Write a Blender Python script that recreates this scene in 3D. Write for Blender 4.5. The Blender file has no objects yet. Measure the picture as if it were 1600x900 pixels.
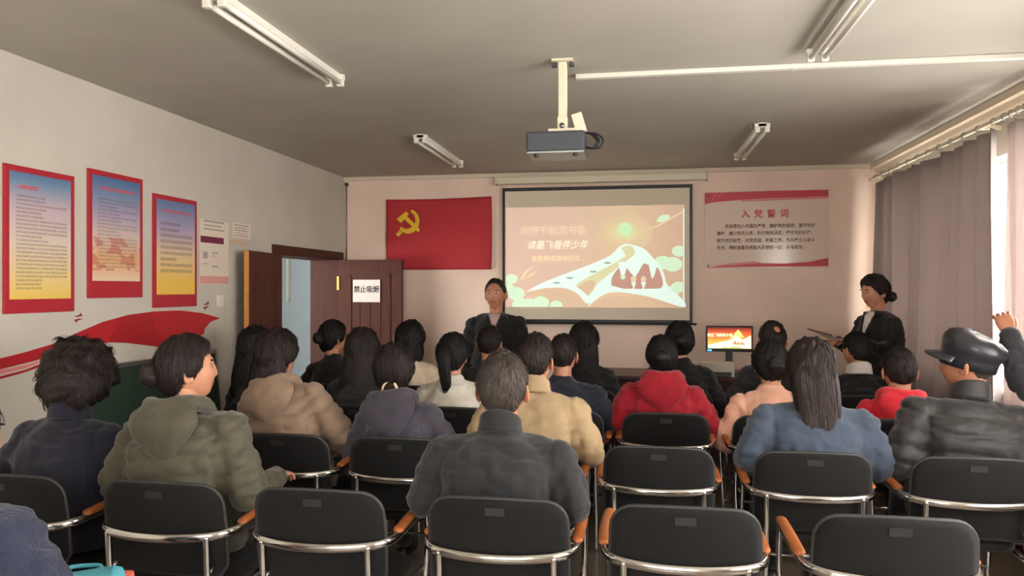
import bpy, bmesh, math, random
import numpy as np
from mathutils import Vector, Matrix, noise
from mathutils.bvhtree import BVHTree
random.seed(7)
PI = math.pi
SC = bpy.context.scene
COL = SC.collection
# ------------------------------------------------------------------ camera
F = 1180.0                       # focal length in pixels of the 1600 x 900 frame
TH = math.atan(200 / F)          # the camera is turned a little left of the room's axis
CAMZ = 1.58
cam = bpy.data.cameras.new('camera'); cam.sensor_width = 36; cam.lens = F / 1600 * 36; cam.clip_start = .05
co = bpy.data.objects.new('camera', cam); COL.objects.link(co)
co.location = (0, 0, CAMZ); co.rotation_euler = (PI / 2, 0, TH)
SC.camera = co
# ------------------------------------------------------------------ light
world = bpy.data.worlds.new('world'); SC.world = world; world.use_nodes = True
bgn = world.node_tree.nodes['Background']
bgn.inputs[0].default_value = (1.0, .955, .90, 1); bgn.inputs[1].default_value = 7.0
SC.view_settings.view_transform = 'Standard'; SC.view_settings.look = 'None'
SC.view_settings.exposure = 1.32; SC.view_settings.gamma = 1; SC.view_settings.use_curve_mapping = False
def portal(loc, rot, sx, sy):
    l = bpy.data.lights.new('window_portal', 'AREA'); l.shape = 'RECTANGLE'; l.size = sx; l.size_y = sy
    l.cycles.is_portal = True
    o = bpy.data.objects.new('window_portal', l); COL.objects.link(o); o.location = loc; o.rotation_euler = rot
# ------------------------------------------------------------------ room numbers (metres)
XL, XR, YF, YB, ZC = -3.115, 2.26, 7.67, -1.1, 2.76
WIN = [(4.2, 7.25), (.1, 3.2)]; WZ0, WZ1 = .92, 2.42
for a, b in WIN:
    portal((XR + .27, (a + b) / 2, (WZ0 + WZ1) / 2), (0, PI / 2, 0), WZ1 - WZ0, b - a)

BW = (-1.6, .6)                   # window added unseen behind the camera to brighten the room's front
portal(((BW[0] + BW[1]) / 2, YB - .30, (WZ0 + WZ1) / 2), (-PI / 2, 0, 0), BW[1] - BW[0], WZ1 - WZ0)

def ray(px, py):
    cx, cy = (px - 800) / F, (450 - py) / F
    return Vector((-math.sin(TH) + math.cos(TH) * cx, math.cos(TH) + math.sin(TH) * cx, cy))
def onX(px, py, X): d = ray(px, py); t = X / d.x; return Vector((X, d.y * t, CAMZ + d.z * t))
def onY(px, py, Y): d = ray(px, py); t = Y / d.y; return Vector((d.x * t, Y, CAMZ + d.z * t))
# ------------------------------------------------------------------ materials
def lin(c):
    r = [(x / 255 / 12.92 if x / 255 <= .04045 else ((x / 255 + .055) / 1.055) ** 2.4) for x in c]
    return (r[0], r[1], r[2], 1)
MATS = {}
def mat(name, c, rough=.8, metal=0, bump=0, bscale=200, var=0, vscale=8, spec=.5, emit=None, estr=0, sheen=0, stretch=None, sub=0):
    if name in MATS: return MATS[name]
    m = bpy.data.materials.new(name); m.use_nodes = True; MATS[name] = m
    nt = m.node_tree; b = nt.nodes['Principled BSDF']
    b.inputs['Base Color'].default_value = lin(c); b.inputs['Roughness'].default_value = rough
    b.inputs['Metallic'].default_value = metal; b.inputs['Specular IOR Level'].default_value = spec
    if sheen: b.inputs['Sheen Weight'].default_value = sheen
    if emit: b.inputs['Emission Color'].default_value = lin(emit); b.inputs['Emission Strength'].default_value = estr
    if bump or var:
        tc = nt.nodes.new('ShaderNodeTexCoord'); src = tc.outputs['Object']
        if stretch:
            mp = nt.nodes.new('ShaderNodeMapping'); mp.inputs['Scale'].default_value = stretch
            nt.links.new(src, mp.inputs[0]); src = mp.outputs[0]
    if bump:
        n = nt.nodes.new('ShaderNodeTexNoise'); n.inputs['Scale'].default_value = bscale; n.inputs['Detail'].default_value = 3
        bp = nt.nodes.new('ShaderNodeBump'); bp.inputs['Strength'].default_value = bump; bp.inputs['Distance'].default_value = .01
        nt.links.new(src, n.inputs['Vector']); nt.links.new(n.outputs[0], bp.inputs['Height']); nt.links.new(bp.outputs[0], b.inputs['Normal'])
    if var:
        n = nt.nodes.new('ShaderNodeTexNoise'); n.inputs['Scale'].default_value = vscale; n.inputs['Detail'].default_value = 4
        r = nt.nodes.new('ShaderNodeValToRGB'); e = r.color_ramp.elements
        e[0].position = .3; e[1].position = .7
        k = lin(c); e[0].color = tuple(x * (1 - var) for x in k[:3]) + (1,); e[1].color = tuple(min(1, x * (1 + var)) for x in k[:3]) + (1,)
        nt.links.new(src, n.inputs['Vector']); nt.links.new(n.outputs[0], r.inputs[0]); nt.links.new(r.outputs[0], b.inputs['Base Color'])
    return m
# ------------------------------------------------------------------ mesh helpers
class MB:
    def __init__(s): s.v = []; s.f = []; s.m = []
    def add(s, vs, fs, mi=0):
        n = len(s.v); s.v += [tuple(map(float, p)) for p in vs]; s.f += [tuple(i + n for i in f) for f in fs]; s.m += [mi] * len(fs); return s
    def box(s, a, b, mi=0):
        (x0, y0, z0), (x1, y1, z1) = a, b
        return s.add([(x0, y0, z0), (x1, y0, z0), (x1, y1, z0), (x0, y1, z0), (x0, y0, z1), (x1, y0, z1), (x1, y1, z1), (x0, y1, z1)],
                     [(3, 2, 1, 0), (4, 5, 6, 7), (0, 1, 5, 4), (1, 2, 6, 5), (2, 3, 7, 6), (3, 0, 4, 7)], mi)
    def prism(s, pts, d, mi=0):           # polygon (3-D points) pushed along vector d
        n = len(pts); d = Vector(d); P = [Vector(p) for p in pts]
        return s.add(P + [p + d for p in P], [tuple(range(n)), tuple(range(2 * n - 1, n - 1, -1))] + [(i, i + n, (i + 1) % n + n, (i + 1) % n) for i in range(n)], mi)
    def rings(s, R, caps=True, mi=0):     # list of rings, each the same count of points
        n = len(R[0]); vs = [p for r in R for p in r]; fs = []
        for k in range(len(R) - 1):
            for i in range(n):
                j = (i + 1) % n; fs.append((k * n + i, k * n + j, (k + 1) * n + j, (k + 1) * n + i))
        if caps: fs.append(tuple(range(n - 1, -1, -1))); fs.append(tuple((len(R) - 1) * n + i for i in range(n)))
        return s.add(vs, fs, mi)
    def tube(s, pts, rad, n=10, round_ends=False, closed=False, mi=0, flat=None):
        P = [Vector(p) for p in pts]; m = len(P)
        rad = [rad] * m if isinstance(rad, (int, float)) else list(rad)
        T = []
        for i in range(m):
            a, b = (P[(i - 1) % m], P[(i + 1) % m]) if closed else (P[max(i - 1, 0)], P[min(i + 1, m - 1)])
            T.append((b - a).normalized())
        ref = Vector((0, 0, 1)) if abs(T[0].z) < .9 else Vector((0, 1, 0))
        u = T[0].cross(ref).normalized(); R = []
        for i in range(m):
            u = (u - T[i] * u.dot(T[i])).normalized(); w = T[i].cross(u)
            def ring(c, r): return [c + u * (r * math.cos(2 * PI * k / n)) + w * (r * (flat or 1) * math.sin(2 * PI * k / n)) for k in range(n)]
            if round_ends and i == 0:
                for q in (.15, .5, .85): R.append(ring(P[0] - T[0] * rad[0] * math.cos(q * PI / 2), rad[0] * math.sin(q * PI / 2)))
            R.append(ring(P[i], rad[i]))
            if round_ends and i == m - 1:
                for q in (.85, .5, .15): R.append(ring(P[i] + T[i] * rad[i] * math.cos(q * PI / 2), rad[i] * math.sin(q * PI / 2)))
        if closed: R.append(R[0]); return s.rings(R, False, mi)
        return s.rings(R, True, mi)
    def ell(s, c, r, n=14, k=9, rot=None, mi=0):
        c = Vector(c); R = []
        for j in range(k + 1):
            t = PI * (.03 + .94 * j / k); ring = []
            for i in range(n):
                p = Vector((r[0] * math.sin(t) * math.cos(2 * PI * i / n), r[1] * math.sin(t) * math.sin(2 * PI * i / n), -r[2] * math.cos(t)))
                ring.append(c + (rot @ p if rot else p))
            R.append(ring)
        return s.rings(R, True, mi)
    def mesh(s, name):
        me = bpy.data.meshes.new(name); me.from_pydata(s.v, [], s.f)
        if any(s.m): me.polygons.foreach_set('material_index', s.m)
        me.update(); return me
    def build(s, name, m, parent=None, smooth=False, bevel=0):
        return obj(name, s.mesh(name), m, parent, smooth, bevel)
def fixnormals(me):
    b = bmesh.new(); b.from_mesh(me); bmesh.ops.recalc_face_normals(b, faces=b.faces); b.to_mesh(me); b.free()
def obj(name, me, m, parent=None, smooth=False, bevel=0):
    fixnormals(me)
    for x in (m if isinstance(m, (list, tuple)) else [m]): me.materials.append(x)
    if smooth: me.polygons.foreach_set('use_smooth', [True] * len(me.polygons))
    o = bpy.data.objects.new(name, me); COL.objects.link(o)
    if parent: o.parent = parent
    if bevel:
        bm = bmesh.new(); bm.from_mesh(me)
        bmesh.ops.bevel(bm, geom=bm.edges[:], offset=bevel, segments=2, affect='EDGES', profile=.6); bm.to_mesh(me); bm.free()
    return o
def empty(name, loc=(0, 0, 0), rz=0):
    o = bpy.data.objects.new(name, None); COL.objects.link(o); o.location = loc; o.rotation_euler = (0, 0, rz); o.empty_display_size = .1; return o
def tag(o, label=None, cat=None, group=None, kind=None):
    if label: o['label'] = label
    if cat: o['category'] = cat
    if group: o['group'] = group
    if kind: o['kind'] = kind
    return o
def struct(o, label=None, cat=None): return tag(o, label, cat, kind='structure')
def bez(pts, n=8):                        # catmull-rom through points
    P = [Vector(p) for p in pts]; out = []
    for i in range(len(P) - 1):
        a, b, c, d = P[max(i - 1, 0)], P[i], P[i + 1], P[min(i + 2, len(P) - 1)]
        for k in range(n):
            t = k / n; out.append(.5 * ((2 * b) + (c - a) * t + (2 * a - 5 * b + 4 * c - d) * t * t + (3 * b - a - 3 * c + d) * t ** 3))
    out.append(P[-1]); return out
def text(name, body, size, m, parent, M, align='CENTER', shear=0, spacing=1, line=1, res=2, extrude=.0008, offset=0, width=1):
    c = bpy.data.curves.new(name, 'FONT'); c.body = body; c.size = size; c.align_x = align; c.align_y = 'CENTER'; c.shear = shear
    c.space_character = spacing; c.space_line = line; c.resolution_u = res; c.extrude = extrude; c.offset = offset
    o = bpy.data.objects.new(name, c); COL.objects.link(o)
    dg = bpy.context.evaluated_depsgraph_get(); me = bpy.data.meshes.new_from_object(o.evaluated_get(dg))
    bpy.data.objects.remove(o); bpy.data.curves.remove(c)
    me.transform(M @ Matrix.Diagonal((width, 1, 1, 1))); me.materials.clear(); me.materials.append(m)
    t = bpy.data.objects.new(name, me); COL.objects.link(t); t.parent = parent; return t
def front(p): return Matrix.Translation(p) @ Matrix.Rotation(PI / 2, 4, 'X')                    # reads from -Y
def uvbox(me, axis):                      # planar 0..1 UV over the mesh bounds: axis 'YZ' or 'XZ'
    uv = me.uv_layers.new(name='UVMap'); V = np.array([v.co[:] for v in me.vertices])
    a = V[:, 1] if axis == 'YZ' else V[:, 0]; z = V[:, 2]
    a0, a1, z0, z1 = a.min(), a.max(), z.min(), z.max()
    for l in me.loops: uv.data[l.index].uv = ((a[l.vertex_index] - a0) / (a1 - a0), (z[l.vertex_index] - z0) / (z1 - z0))

def wall_mat(name, c, var=.05):
    return mat(name, c, .85, bump=.12, bscale=60, var=var, vscale=2.2, spec=.2)
M_wall = wall_mat('wall_paint', (202, 195, 183)); M_wallf = wall_mat('front_wall_lit_tint', (244, 218, 200))  # front wall colour is lighter and pinker, with warm bounce light worked in
M_ceil = mat('ceiling_paint', (184, 179, 167), .85, bump=.15, bscale=40, var=.06, vscale=1.5, spec=.25)
M_white = mat('white_plastic', (228, 224, 212), .45); M_cream = mat('cream_metal', (226, 216, 190), .5)
M_black = mat('black_plastic', (22, 22, 24), .45); M_dgrey = mat('dark_grey_plastic', (62, 66, 72), .5)
M_brown = mat('brown_door_wood', (84, 46, 35), .6, spec=.25, bump=.1, bscale=30, var=.15, vscale=6, stretch=(6, 6, .6))
M_dbrown = mat('dark_brown_wood', (78, 46, 36), .6, spec=.25, bump=.1, bscale=30, var=.15, vscale=6, stretch=(6, 6, .6))
M_oak = mat('raw_door_edge', (205, 140, 72), .6, var=.1, vscale=30)
M_red = mat('flag_red', (186, 46, 54), .75, bump=.1, bscale=400, var=.04, vscale=6)
M_yellow = mat('flag_yellow', (240, 196, 50), .7)
M_frame_red = mat('poster_red', (176, 36, 52), .45, var=.06, vscale=10)
M_chrome = mat('chrome', (215, 212, 208), .16, metal=1); M_steel = mat('steel', (150, 150, 150), .35, metal=1)
M_brass = mat('brass', (206, 160, 84), .35, metal=1)
M_paper = mat('paper', (236, 228, 222), .8)
M_ink = mat('ink', (40, 36, 40), .8)

# ------------------------------------------------------------------ the room
def floor_mat():
    m = mat('floor_tile', (120, 108, 96), .35, var=.08, vscale=5); return m
struct(MB().box((XL - 1.95, YB - .3, -.12), (XR + .3, YF + .3, 0)).build('floor', floor_mat()), 'plain tiled floor under the rows of chairs')
struct(MB().box((XL - .3, YB - .3, ZC), (XR + .3, YF + .3, ZC + .12)).build('ceiling', M_ceil), 'off white plastered ceiling of the meeting room')
struct(MB().box((XL - .3, YF, 0), (XR + .3, YF + .25, ZC)).build('wall_front', M_wallf), 'pale front wall behind the projection screen')
b = MB(); b.box((XL - .3, YB - .25, 0), (BW[0], YB, ZC)); b.box((BW[1], YB - .25, 0), (XR + .3, YB, ZC)); b.box((BW[0], YB - .25, 0), (BW[1], YB, WZ0)); b.box((BW[0], YB - .25, WZ1), (BW[1], YB, ZC))
struct(b.build('wall_back', M_wall), 'pale back wall of the meeting room')
DY0, DY1, DZ = 6.06, 7.50, 1.90
b = MB(); b.box((XL - .3, YB, 0), (XL, DY0, ZC)); b.box((XL - .3, DY0, DZ), (XL, DY1, ZC)); b.box((XL - .3, DY1, 0), (XL, YF, ZC))
struct(b.build('wall_left', M_wall), 'pale left wall with posters and a doorway')
b = MB(); y = YB
for a, c in sorted(WIN):
    b.box((XR, y, 0), (XR + .25, a, ZC)); b.box((XR, a, 0), (XR + .25, c, WZ0)); b.box((XR, a, WZ1), (XR + .25, c, ZC)); y = c
b.box((XR, y, 0), (XR + .25, YF, ZC)); struct(b.build('wall_right', M_wall), 'pale right wall with the windows')
# corridor beyond the doorway
M_corr = wall_mat('corridor_paint', (186, 200, 208)); cx0 = XL - 1.75; YE = 8.7
b = MB(); b.box((cx0 - .2, 3.5, 0), (cx0, 4.6, 2.6)); b.box((cx0 - .2, 4.6, 0), (cx0, 6.6, 1.0)); b.box((cx0 - .2, 4.6, 2.2), (cx0, 6.6, 2.6)); b.box((cx0 - .2, 6.6, 0), (cx0, YE, 2.6))  # unseen window opening added here, sized to set the corridor's brightness
struct(b.build('wall_corridor_outer', M_corr), 'outer corridor wall with an unseen opening added for daylight')
struct(MB().box((cx0 - .2, YE, 0), (XL - .1, YE + .2, 2.6)).build('wall_corridor_end', M_corr), 'blue grey corridor wall seen through the doorway')
struct(MB().box((cx0 - .2, 3.3, 0), (XL - .3, 3.5, 2.6)).build('wall_corridor_back', M_corr), 'closed near end of the corridor')
struct(MB().box((cx0 - .2, 3.3, 2.6), (XL - .3, YE + .2, 2.7)).build('ceiling_corridor', M_ceil), 'corridor ceiling beyond the doorway')
struct(MB().box((XL - .3, YF + .25, 0), (XL - .1, YE, 2.6)).build('wall_corridor_side', M_corr), 'corridor wall past the meeting room')
struct(MB().box((cx0 - .2, YF + .3, -.12), (XL - .1, YE + .2, 0)).build('floor_corridor', mat('floor_tile', (120, 108, 96), .35, var=.08, vscale=5)), 'corridor floor past the meeting room')
portal((cx0 - .1, 5.6, 1.6), (0, -PI / 2, 0), 1.2, 2.0)
A = onY(451, 395, YE); B = onY(451, 470, YE)
r = tag(empty('corridor_lamp_tube', (A.x, YE, B.z)), 'thin white tube fixed upright on the corridor wall', 'lamp')
q = MB(); q.tube([(0, -.03, 0), (0, -.03, A.z - B.z)], .02, 10, True); q.build('tube', M_white, r, True); MB().box((-.025, -.02, .02), (.025, -.001, A.z - B.z - .02)).build('holder', M_white, r)
# windows
M_pvc = mat('window_pvc', (232, 230, 226), .4)
M_glass = bpy.data.materials.new('window_glass'); M_glass.use_nodes = True
nt = M_glass.node_tree; nt.nodes.clear(); o_ = nt.nodes.new('ShaderNodeOutputMaterial'); tr = nt.nodes.new('ShaderNodeBsdfTransparent'); gl = nt.nodes.new('ShaderNodeBsdfGlossy')
gl.inputs['Roughness'].default_value = .02; mx = nt.nodes.new('ShaderNodeMixShader'); mx.inputs[0].default_value = .06
nt.links.new(tr.outputs[0], mx.inputs[1]); nt.links.new(gl.outputs[0], mx.inputs[2]); nt.links.new(mx.outputs[0], o_.inputs[0])
def window(name, loc, rz, hw, H, label):                    # runs along local Y, room on the -X side
    w = struct(empty(name, loc, rz), label); n = 4; fw = .05
    fr = MB(); fr.box((-.03, -hw, 0), (.03, hw, fw)); fr.box((-.03, -hw, H - fw), (.03, hw, H)); fr.box((-.03, -hw, fw), (.03, -hw + fw, H - fw)); fr.box((-.03, hw - fw, fw), (.03, hw, H - fw))
    fr.build('frame', M_pvc, w)
    for k in range(1, n): MB().box((-.028, -hw + 2 * hw * k / n - .03, fw), (.028, -hw + 2 * hw * k / n + .03, H - fw)).build('mullion', M_pvc, w)
    MB().box((-.027, -hw + fw, H * .72 - .025), (.027, hw - fw, H * .72 + .025)).build('transom', M_pvc, w)
    for k in range(n):
        y0, y1 = -hw + 2 * hw * k / n + .03, -hw + 2 * hw * (k + 1) / n - .03
        if k == 0: y0 = -hw + fw
        if k == n - 1: y1 = hw - fw
        MB().box((-.004, y0, fw), (.004, y1, H * .72 - .025)).build('pane', M_glass, w)
        MB().box((-.004, y0, H * .72 + .025), (.004, y1, H - fw)).build('pane', M_glass, w)
    MB().box((-.2, -hw + .002, 0), (-.03, hw - .002, .022)).build('window_sill', M_pvc, w)
for i, (a, c) in enumerate(WIN):
    window('window_%d' % (i + 1), (XR + .16, (a + c) / 2, WZ0), 0, (c - a) / 2, WZ1 - WZ0, ['white framed window behind the grey curtains', 'white framed window in the right wall beside the back rows'][i])
window('window_3', ((BW[0] + BW[1]) / 2, YB - .16, WZ0), -PI / 2, (BW[1] - BW[0]) / 2, WZ1 - WZ0, 'unseen white framed window added in the back wall for light')  # added window, out of view, that throws light onto the front wall
# cornice above the windows and along the front wall
MT = mat('cornice_paint', (222, 208, 186), .7)
struct(MB().prism([(XR, YB, ZC - .001), (XR - .10, YB, ZC - .001), (XR - .10, YB, ZC - .05), (XR - .06, YB, ZC - .05), (XR - .05, YB, ZC - .085), (XR, YB, ZC - .085)], (0, YF - YB, 0)).build('trim_1', MT), 'cream ceiling moulding above the windows')
struct(MB().box((XL, YF - .035, ZC - .04), (XR - .1, YF, ZC - .001)).build('trim_2', MT), 'thin cream strip where ceiling meets the front wall')
for nm, a, b2, lb in (('baseboard_front', (XL, YF - .015, 0), (XR, YF, .1), 'brown skirting along the front wall'), ('baseboard_left', (XL, YB, 0), (XL + .015, DY0 - .08, .1), 'brown skirting along the left wall'), ('baseboard_right', (XR - .015, YB, 0), (XR, YF - .015, .1), 'brown skirting along the right wall')):
    struct(MB().box(a, b2).build(nm, M_dbrown), lb)
# doorway casing and the two open leaves
tr3 = struct(empty('trim_3', (XL, (DY0 + DY1) / 2, 0)), 'dark brown casing of the doorway'); hy = (DY1 - DY0) / 2
MB().box((-.3, -hy + .001, 0), (.02, -hy + .03, DZ)).build('jamb', M_dbrown, tr3)
MB().box((-.3, hy - .03, 0), (.02, hy - .001, DZ)).build('jamb', M_dbrown, tr3)
MB().box((-.3, -hy + .03, DZ - .03), (.02, hy - .03, DZ - .001)).build('head_jamb', M_dbrown, tr3)
MB().box((.001, -hy - .02, DZ - .02), (.028, hy + .07, DZ + .055)).build('lintel_casing', M_dbrown, tr3, bevel=.004)
def leaf(name, loc, rz, label, sign):
    r = struct(empty(name, loc, rz), label); W, H = .69, 1.87
    # the leaf runs along local +X from its hinge, its thickness along Y
    MB().box((0, -.02, .01), (W, .02, H)).build('slab', M_brown, r)
    MB().box((W, -.019, .01), (W + .004, .019, H - .002)).build('edge_band', M_oak if sign > 0 else M_brown, r)
    for sy in (-1, 1):
        for (x0, x1, z0, z1) in ((.12, W - .12, .15, .85), (.12, W - .12, 1.0, H - .15)):
            q = MB()
            for (a0, a1, c0, c1) in ((x0, x1, z0, z0 + .025), (x0, x1, z1 - .025, z1), (x0, x0 + .025, z0, z1), (x1 - .025, x1, z0, z1)):
                q.box((a0, min(sy * .0195, sy * .028), c0), (a1, max(sy * .0195, sy * .028), c1))
            q.build('panel_moulding', M_brown, r)
            for k in range(3):
                xx = x0 + (x1 - x0) * (k + 1) / 4
                MB().box((xx - .006, min(sy * .0195, sy * .025), z0 + .04), (xx + .006, max(sy * .0195, sy * .025), z1 - .04)).build('panel_bead', M_brown, r)
        h = MB(); h.tube([(W - .06, sy * .02, 1.0), (W - .06, sy * .06, 1.0), (W - .17, sy * .06, 1.0)], .009, 8); h.box((W - .085, min(sy * .019, sy * .025), .9), (W - .035, max(sy * .019, sy * .025), 1.1)); h.build('handle', M_steel, r)
    for z in (.25, 1.63): MB().box((-.012, -.032, z - .07), (.012, -.019, z + .07)).build('hinge', M_brass, r)
    return r
leaf('door_1', (XL + .055, DY0 + .02, 0), -PI / 2 + math.radians(6), 'brown door leaf folded back flat against the left wall', 1)
d2 = leaf('door_2', (XL + .03, DY1 - .055, 0), math.radians(-2), 'brown door leaf standing open before the front wall', -1)
# ------------------------------------------------------------------ left wall: posters, ribbon, notices
def poster_mat(name, stops, rows, seed, art=None):
    m = bpy.data.materials.new(name); m.use_nodes = True; nt = m.node_tree; N = nt.nodes.new; L = nt.links.new
    b = nt.nodes['Principled BSDF']; b.inputs['Roughness'].default_value = .35
    uv = N('ShaderNodeUVMap'); sp = N('ShaderNodeSeparateXYZ'); L(uv.outputs[0], sp.inputs[0])
    rp = N('ShaderNodeValToRGB'); e = rp.color_ramp.elements
    while len(e) < len(stops): e.new(.5)
    for k, (p, c) in enumerate(stops): e[k].position = p; e[k].color = lin(c)
    L(sp.outputs[1], rp.inputs[0])
    def math_(op, a, b2=None):
        n = N('ShaderNodeMath'); n.operation = op
        for i, x in enumerate((a, b2)):
            if x is None: continue
            if isinstance(x, (int, float)): n.inputs[i].default_value = x
            else: L(x, n.inputs[i])
        return n.outputs[0]
    def band(s, a, c): return math_('MULTIPLY', math_('GREATER_THAN', s, a), math_('LESS_THAN', s, c))
    def glyph(v0, v1, n, u0, u1, us, thr):
        vv = math_('MULTIPLY', math_('SUBTRACT', sp.outputs[1], v0), n / (v1 - v0)); row = math_('FLOOR', vv); fr = math_('FRACT', vv)
        cb = N('ShaderNodeCombineXYZ'); L(math_('MULTIPLY', sp.outputs[0], us), cb.inputs[0]); L(math_('MULTIPLY', vv, 3.1), cb.inputs[1]); cb.inputs[2].default_value = seed
        nz = N('ShaderNodeTexNoise'); nz.inputs['Scale'].default_value = 1; nz.inputs['Detail'].default_value = 1; L(cb.outputs[0], nz.inputs[0])
        cb2 = N('ShaderNodeCombineXYZ'); L(row, cb2.inputs[0]); cb2.inputs[1].default_value = seed
        wn = N('ShaderNodeTexWhiteNoise'); L(cb2.outputs[0], wn.inputs[0])
        end = math_('SUBTRACT', u1, math_('MULTIPLY', math_('GREATER_THAN', wn.outputs[0], .72), math_('MULTIPLY', wn.outputs[0], .45)))
        g = math_('MULTIPLY', math_('GREATER_THAN', nz.outputs[0], thr), band(fr, .25, .8))
        g = math_('MULTIPLY', g, band(sp.outputs[1], v0, v1)); return math_('MULTIPLY', g, math_('MULTIPLY', math_('GREATER_THAN', sp.outputs[0], u0), math_('LESS_THAN', sp.outputs[0], end)))
    col = rp.outputs[0]
    def over(col, mask, c, f=1):
        x = N('ShaderNodeMix'); x.data_type = 'RGBA'; L(math_('MULTIPLY', mask, f), x.inputs[0]); L(col, x.inputs[6]); x.inputs[7].default_value = lin(c); return x.outputs[2]
    if art:
        cb = N('ShaderNodeCombineXYZ'); L(math_('MULTIPLY', sp.outputs[0], 2.2), cb.inputs[0]); L(math_('MULTIPLY', sp.outputs[1], 6), cb.inputs[1])
        nz = N('ShaderNodeTexNoise'); nz.inputs['Scale'].default_value = 1.3; L(cb.outputs[0], nz.inputs[0])
        col = over(col, math_('MULTIPLY', math_('GREATER_THAN', nz.outputs[0], .52), band(sp.outputs[1], .1, .42)), (196, 96, 92), .6)
    v0, v1, n, thr = rows
    col = over(col, glyph(v0, v1, n, .09, .93, 150, thr), (86, 72, 78), .5)
    col = over(col, glyph(.855, .915, 1, .12, .88, 60, .42), (206, 74, 84), .8)
    L(col, b.inputs['Base Color']); return m
def poster(pxa, pxb, ta, tb, ba, bb, label, m, foot):
    A, B = onX(pxa, ta, XL), onX(pxb, tb, XL); C, D = onX(pxa, ba, XL), onX(pxb, bb, XL)
    y0, y1 = A.y, B.y; z1 = (A.z + B.z) / 2; z0 = (C.z + D.z) / 2
    r = tag(empty('wall_poster', (XL, (y0 + y1) / 2, z0)), label, 'poster', 'framed posters on the left wall')
    w = (y1 - y0) / 2; h = z1 - z0
    MB().box((.001, -w, 0), (.014, w, h)).build('backing', M_frame_red, r, bevel=.003)
    pr = MB().box((.0135, -w + .03, foot), (.016, w - .03, h - .032)); me = pr.mesh('print'); uvbox(me, 'YZ'); obj('print', me, m, r)
    return r
P1 = poster_mat('poster_print_dense', [(0, (238, 200, 96)), (.12, (236, 206, 130)), (.45, (222, 204, 188)), (.75, (196, 176, 186)), (.93, (112, 142, 172)), (1, (92, 122, 160))], (.07, .83, 24, .44), 1.3)
P2 = poster_mat('poster_print_sunset', [(0, (236, 206, 178)), (.2, (226, 172, 122)), (.45, (212, 190, 182)), (.65, (168, 156, 180)), (.85, (112, 136, 170)), (1, (72, 106, 152))], (.12, .80, 20, .47), 4.7, art=True)
P3 = poster_mat('poster_print_gold', [(0, (242, 192, 72)), (.15, (240, 196, 92)), (.45, (222, 196, 160)), (.7, (172, 158, 186)), (.92, (108, 132, 170)), (1, (92, 116, 160))], (.22, .78, 9, .42), 8.1)
poster(3, 113, 255, 275, 490, 487, 'red framed poster with blue to yellow print and the densest lines of text', P1, .072)
poster(135, 220, 262, 280.5, 467, 463.5, 'red framed poster with pink sunset clouds low in its print', P2, .10)
poster(237, 305, 302, 314, 482, 477.5, 'red framed poster with golden base and few widely spaced lines', P3, .085)
# red ribbon decal, traced on the wall's plane
M_rib = mat('ribbon_red', (184, 30, 40), .45, var=.05, vscale=3); M_ribd = mat('ribbon_dark_red', (168, 25, 36), .45, var=.05, vscale=4); M_ribp = mat('ribbon_pink', (222, 130, 128), .5)
rb = tag(empty('wall_ribbon_decal', (XL, 4, 1.3)), 'sweeping red ribbon decal on the white wall below the posters', 'wall decal')
def decal(pts, name, m, parent, d=.004, off=.0008):
    q = MB(); P = [onX(x, y, XL) - Vector((XL, 4, 1.3)) + Vector((off, 0, 0)) for x, y in pts]; q.prism(P, (d, 0, 0)); return q.build(name, m, parent)
top = [(0, 560), (40, 550), (80, 538), (120, 520), (160, 503), (200, 492), (240, 486.5), (280, 485), (315, 489), (343, 497)]
bot = [(328, 503), (319, 514), (318, 521), (300, 533), (262, 546), (240, 541), (200, 536), (170, 535), (140, 540), (90, 554), (40, 567), (0, 577)]
decal([(-70, 571)] + top + bot + [(-70, 592)], 'ribbon_band', M_rib, rb)
decal([(168, 534), (200, 535.5), (240, 540.5), (262, 545.5), (240, 512), (236, 487.5), (200, 492.5), (186, 497)], 'ribbon_fold', M_ribd, rb, .0015, .0049)
decal([(-70, 594), (0, 579), (40, 570), (85, 557), (40, 575), (0, 585), (-70, 603)], 'ribbon_edge', M_ribp, rb, .003)
decal([(-70, 606), (0, 588), (40, 577.5), (72, 565), (60, 574), (30, 584), (0, 592), (-70, 612)], 'ribbon_tail', M_ribd, rb, .003)
M_mark = mat('decal_maroon', (140, 46, 52), .6)
for cx, cy, lb in ((122, 496.5, 'small maroon bird mark below the second poster'), (322, 477.5, 'small maroon bird mark above the tip of the red ribbon')):
    A = onX(cx, cy, XL); r = tag(empty('wall_mark_decal', A), lb, 'wall decal'); k = .0011 * A.length
    for s in (1, -1):
        pts = [(-.9, .25), (.15, .55), (.5, 1.0), (.6, .5), (1.0, .35), (.5, .25), (-.1, .1)]
        q = MB(); q.prism([(.001, s * a * k * 7, s * c * k * 4.5 + s * .002) for a, c in pts], (.003, 0, 0)); q.build('wing', M_mark, r)
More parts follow.
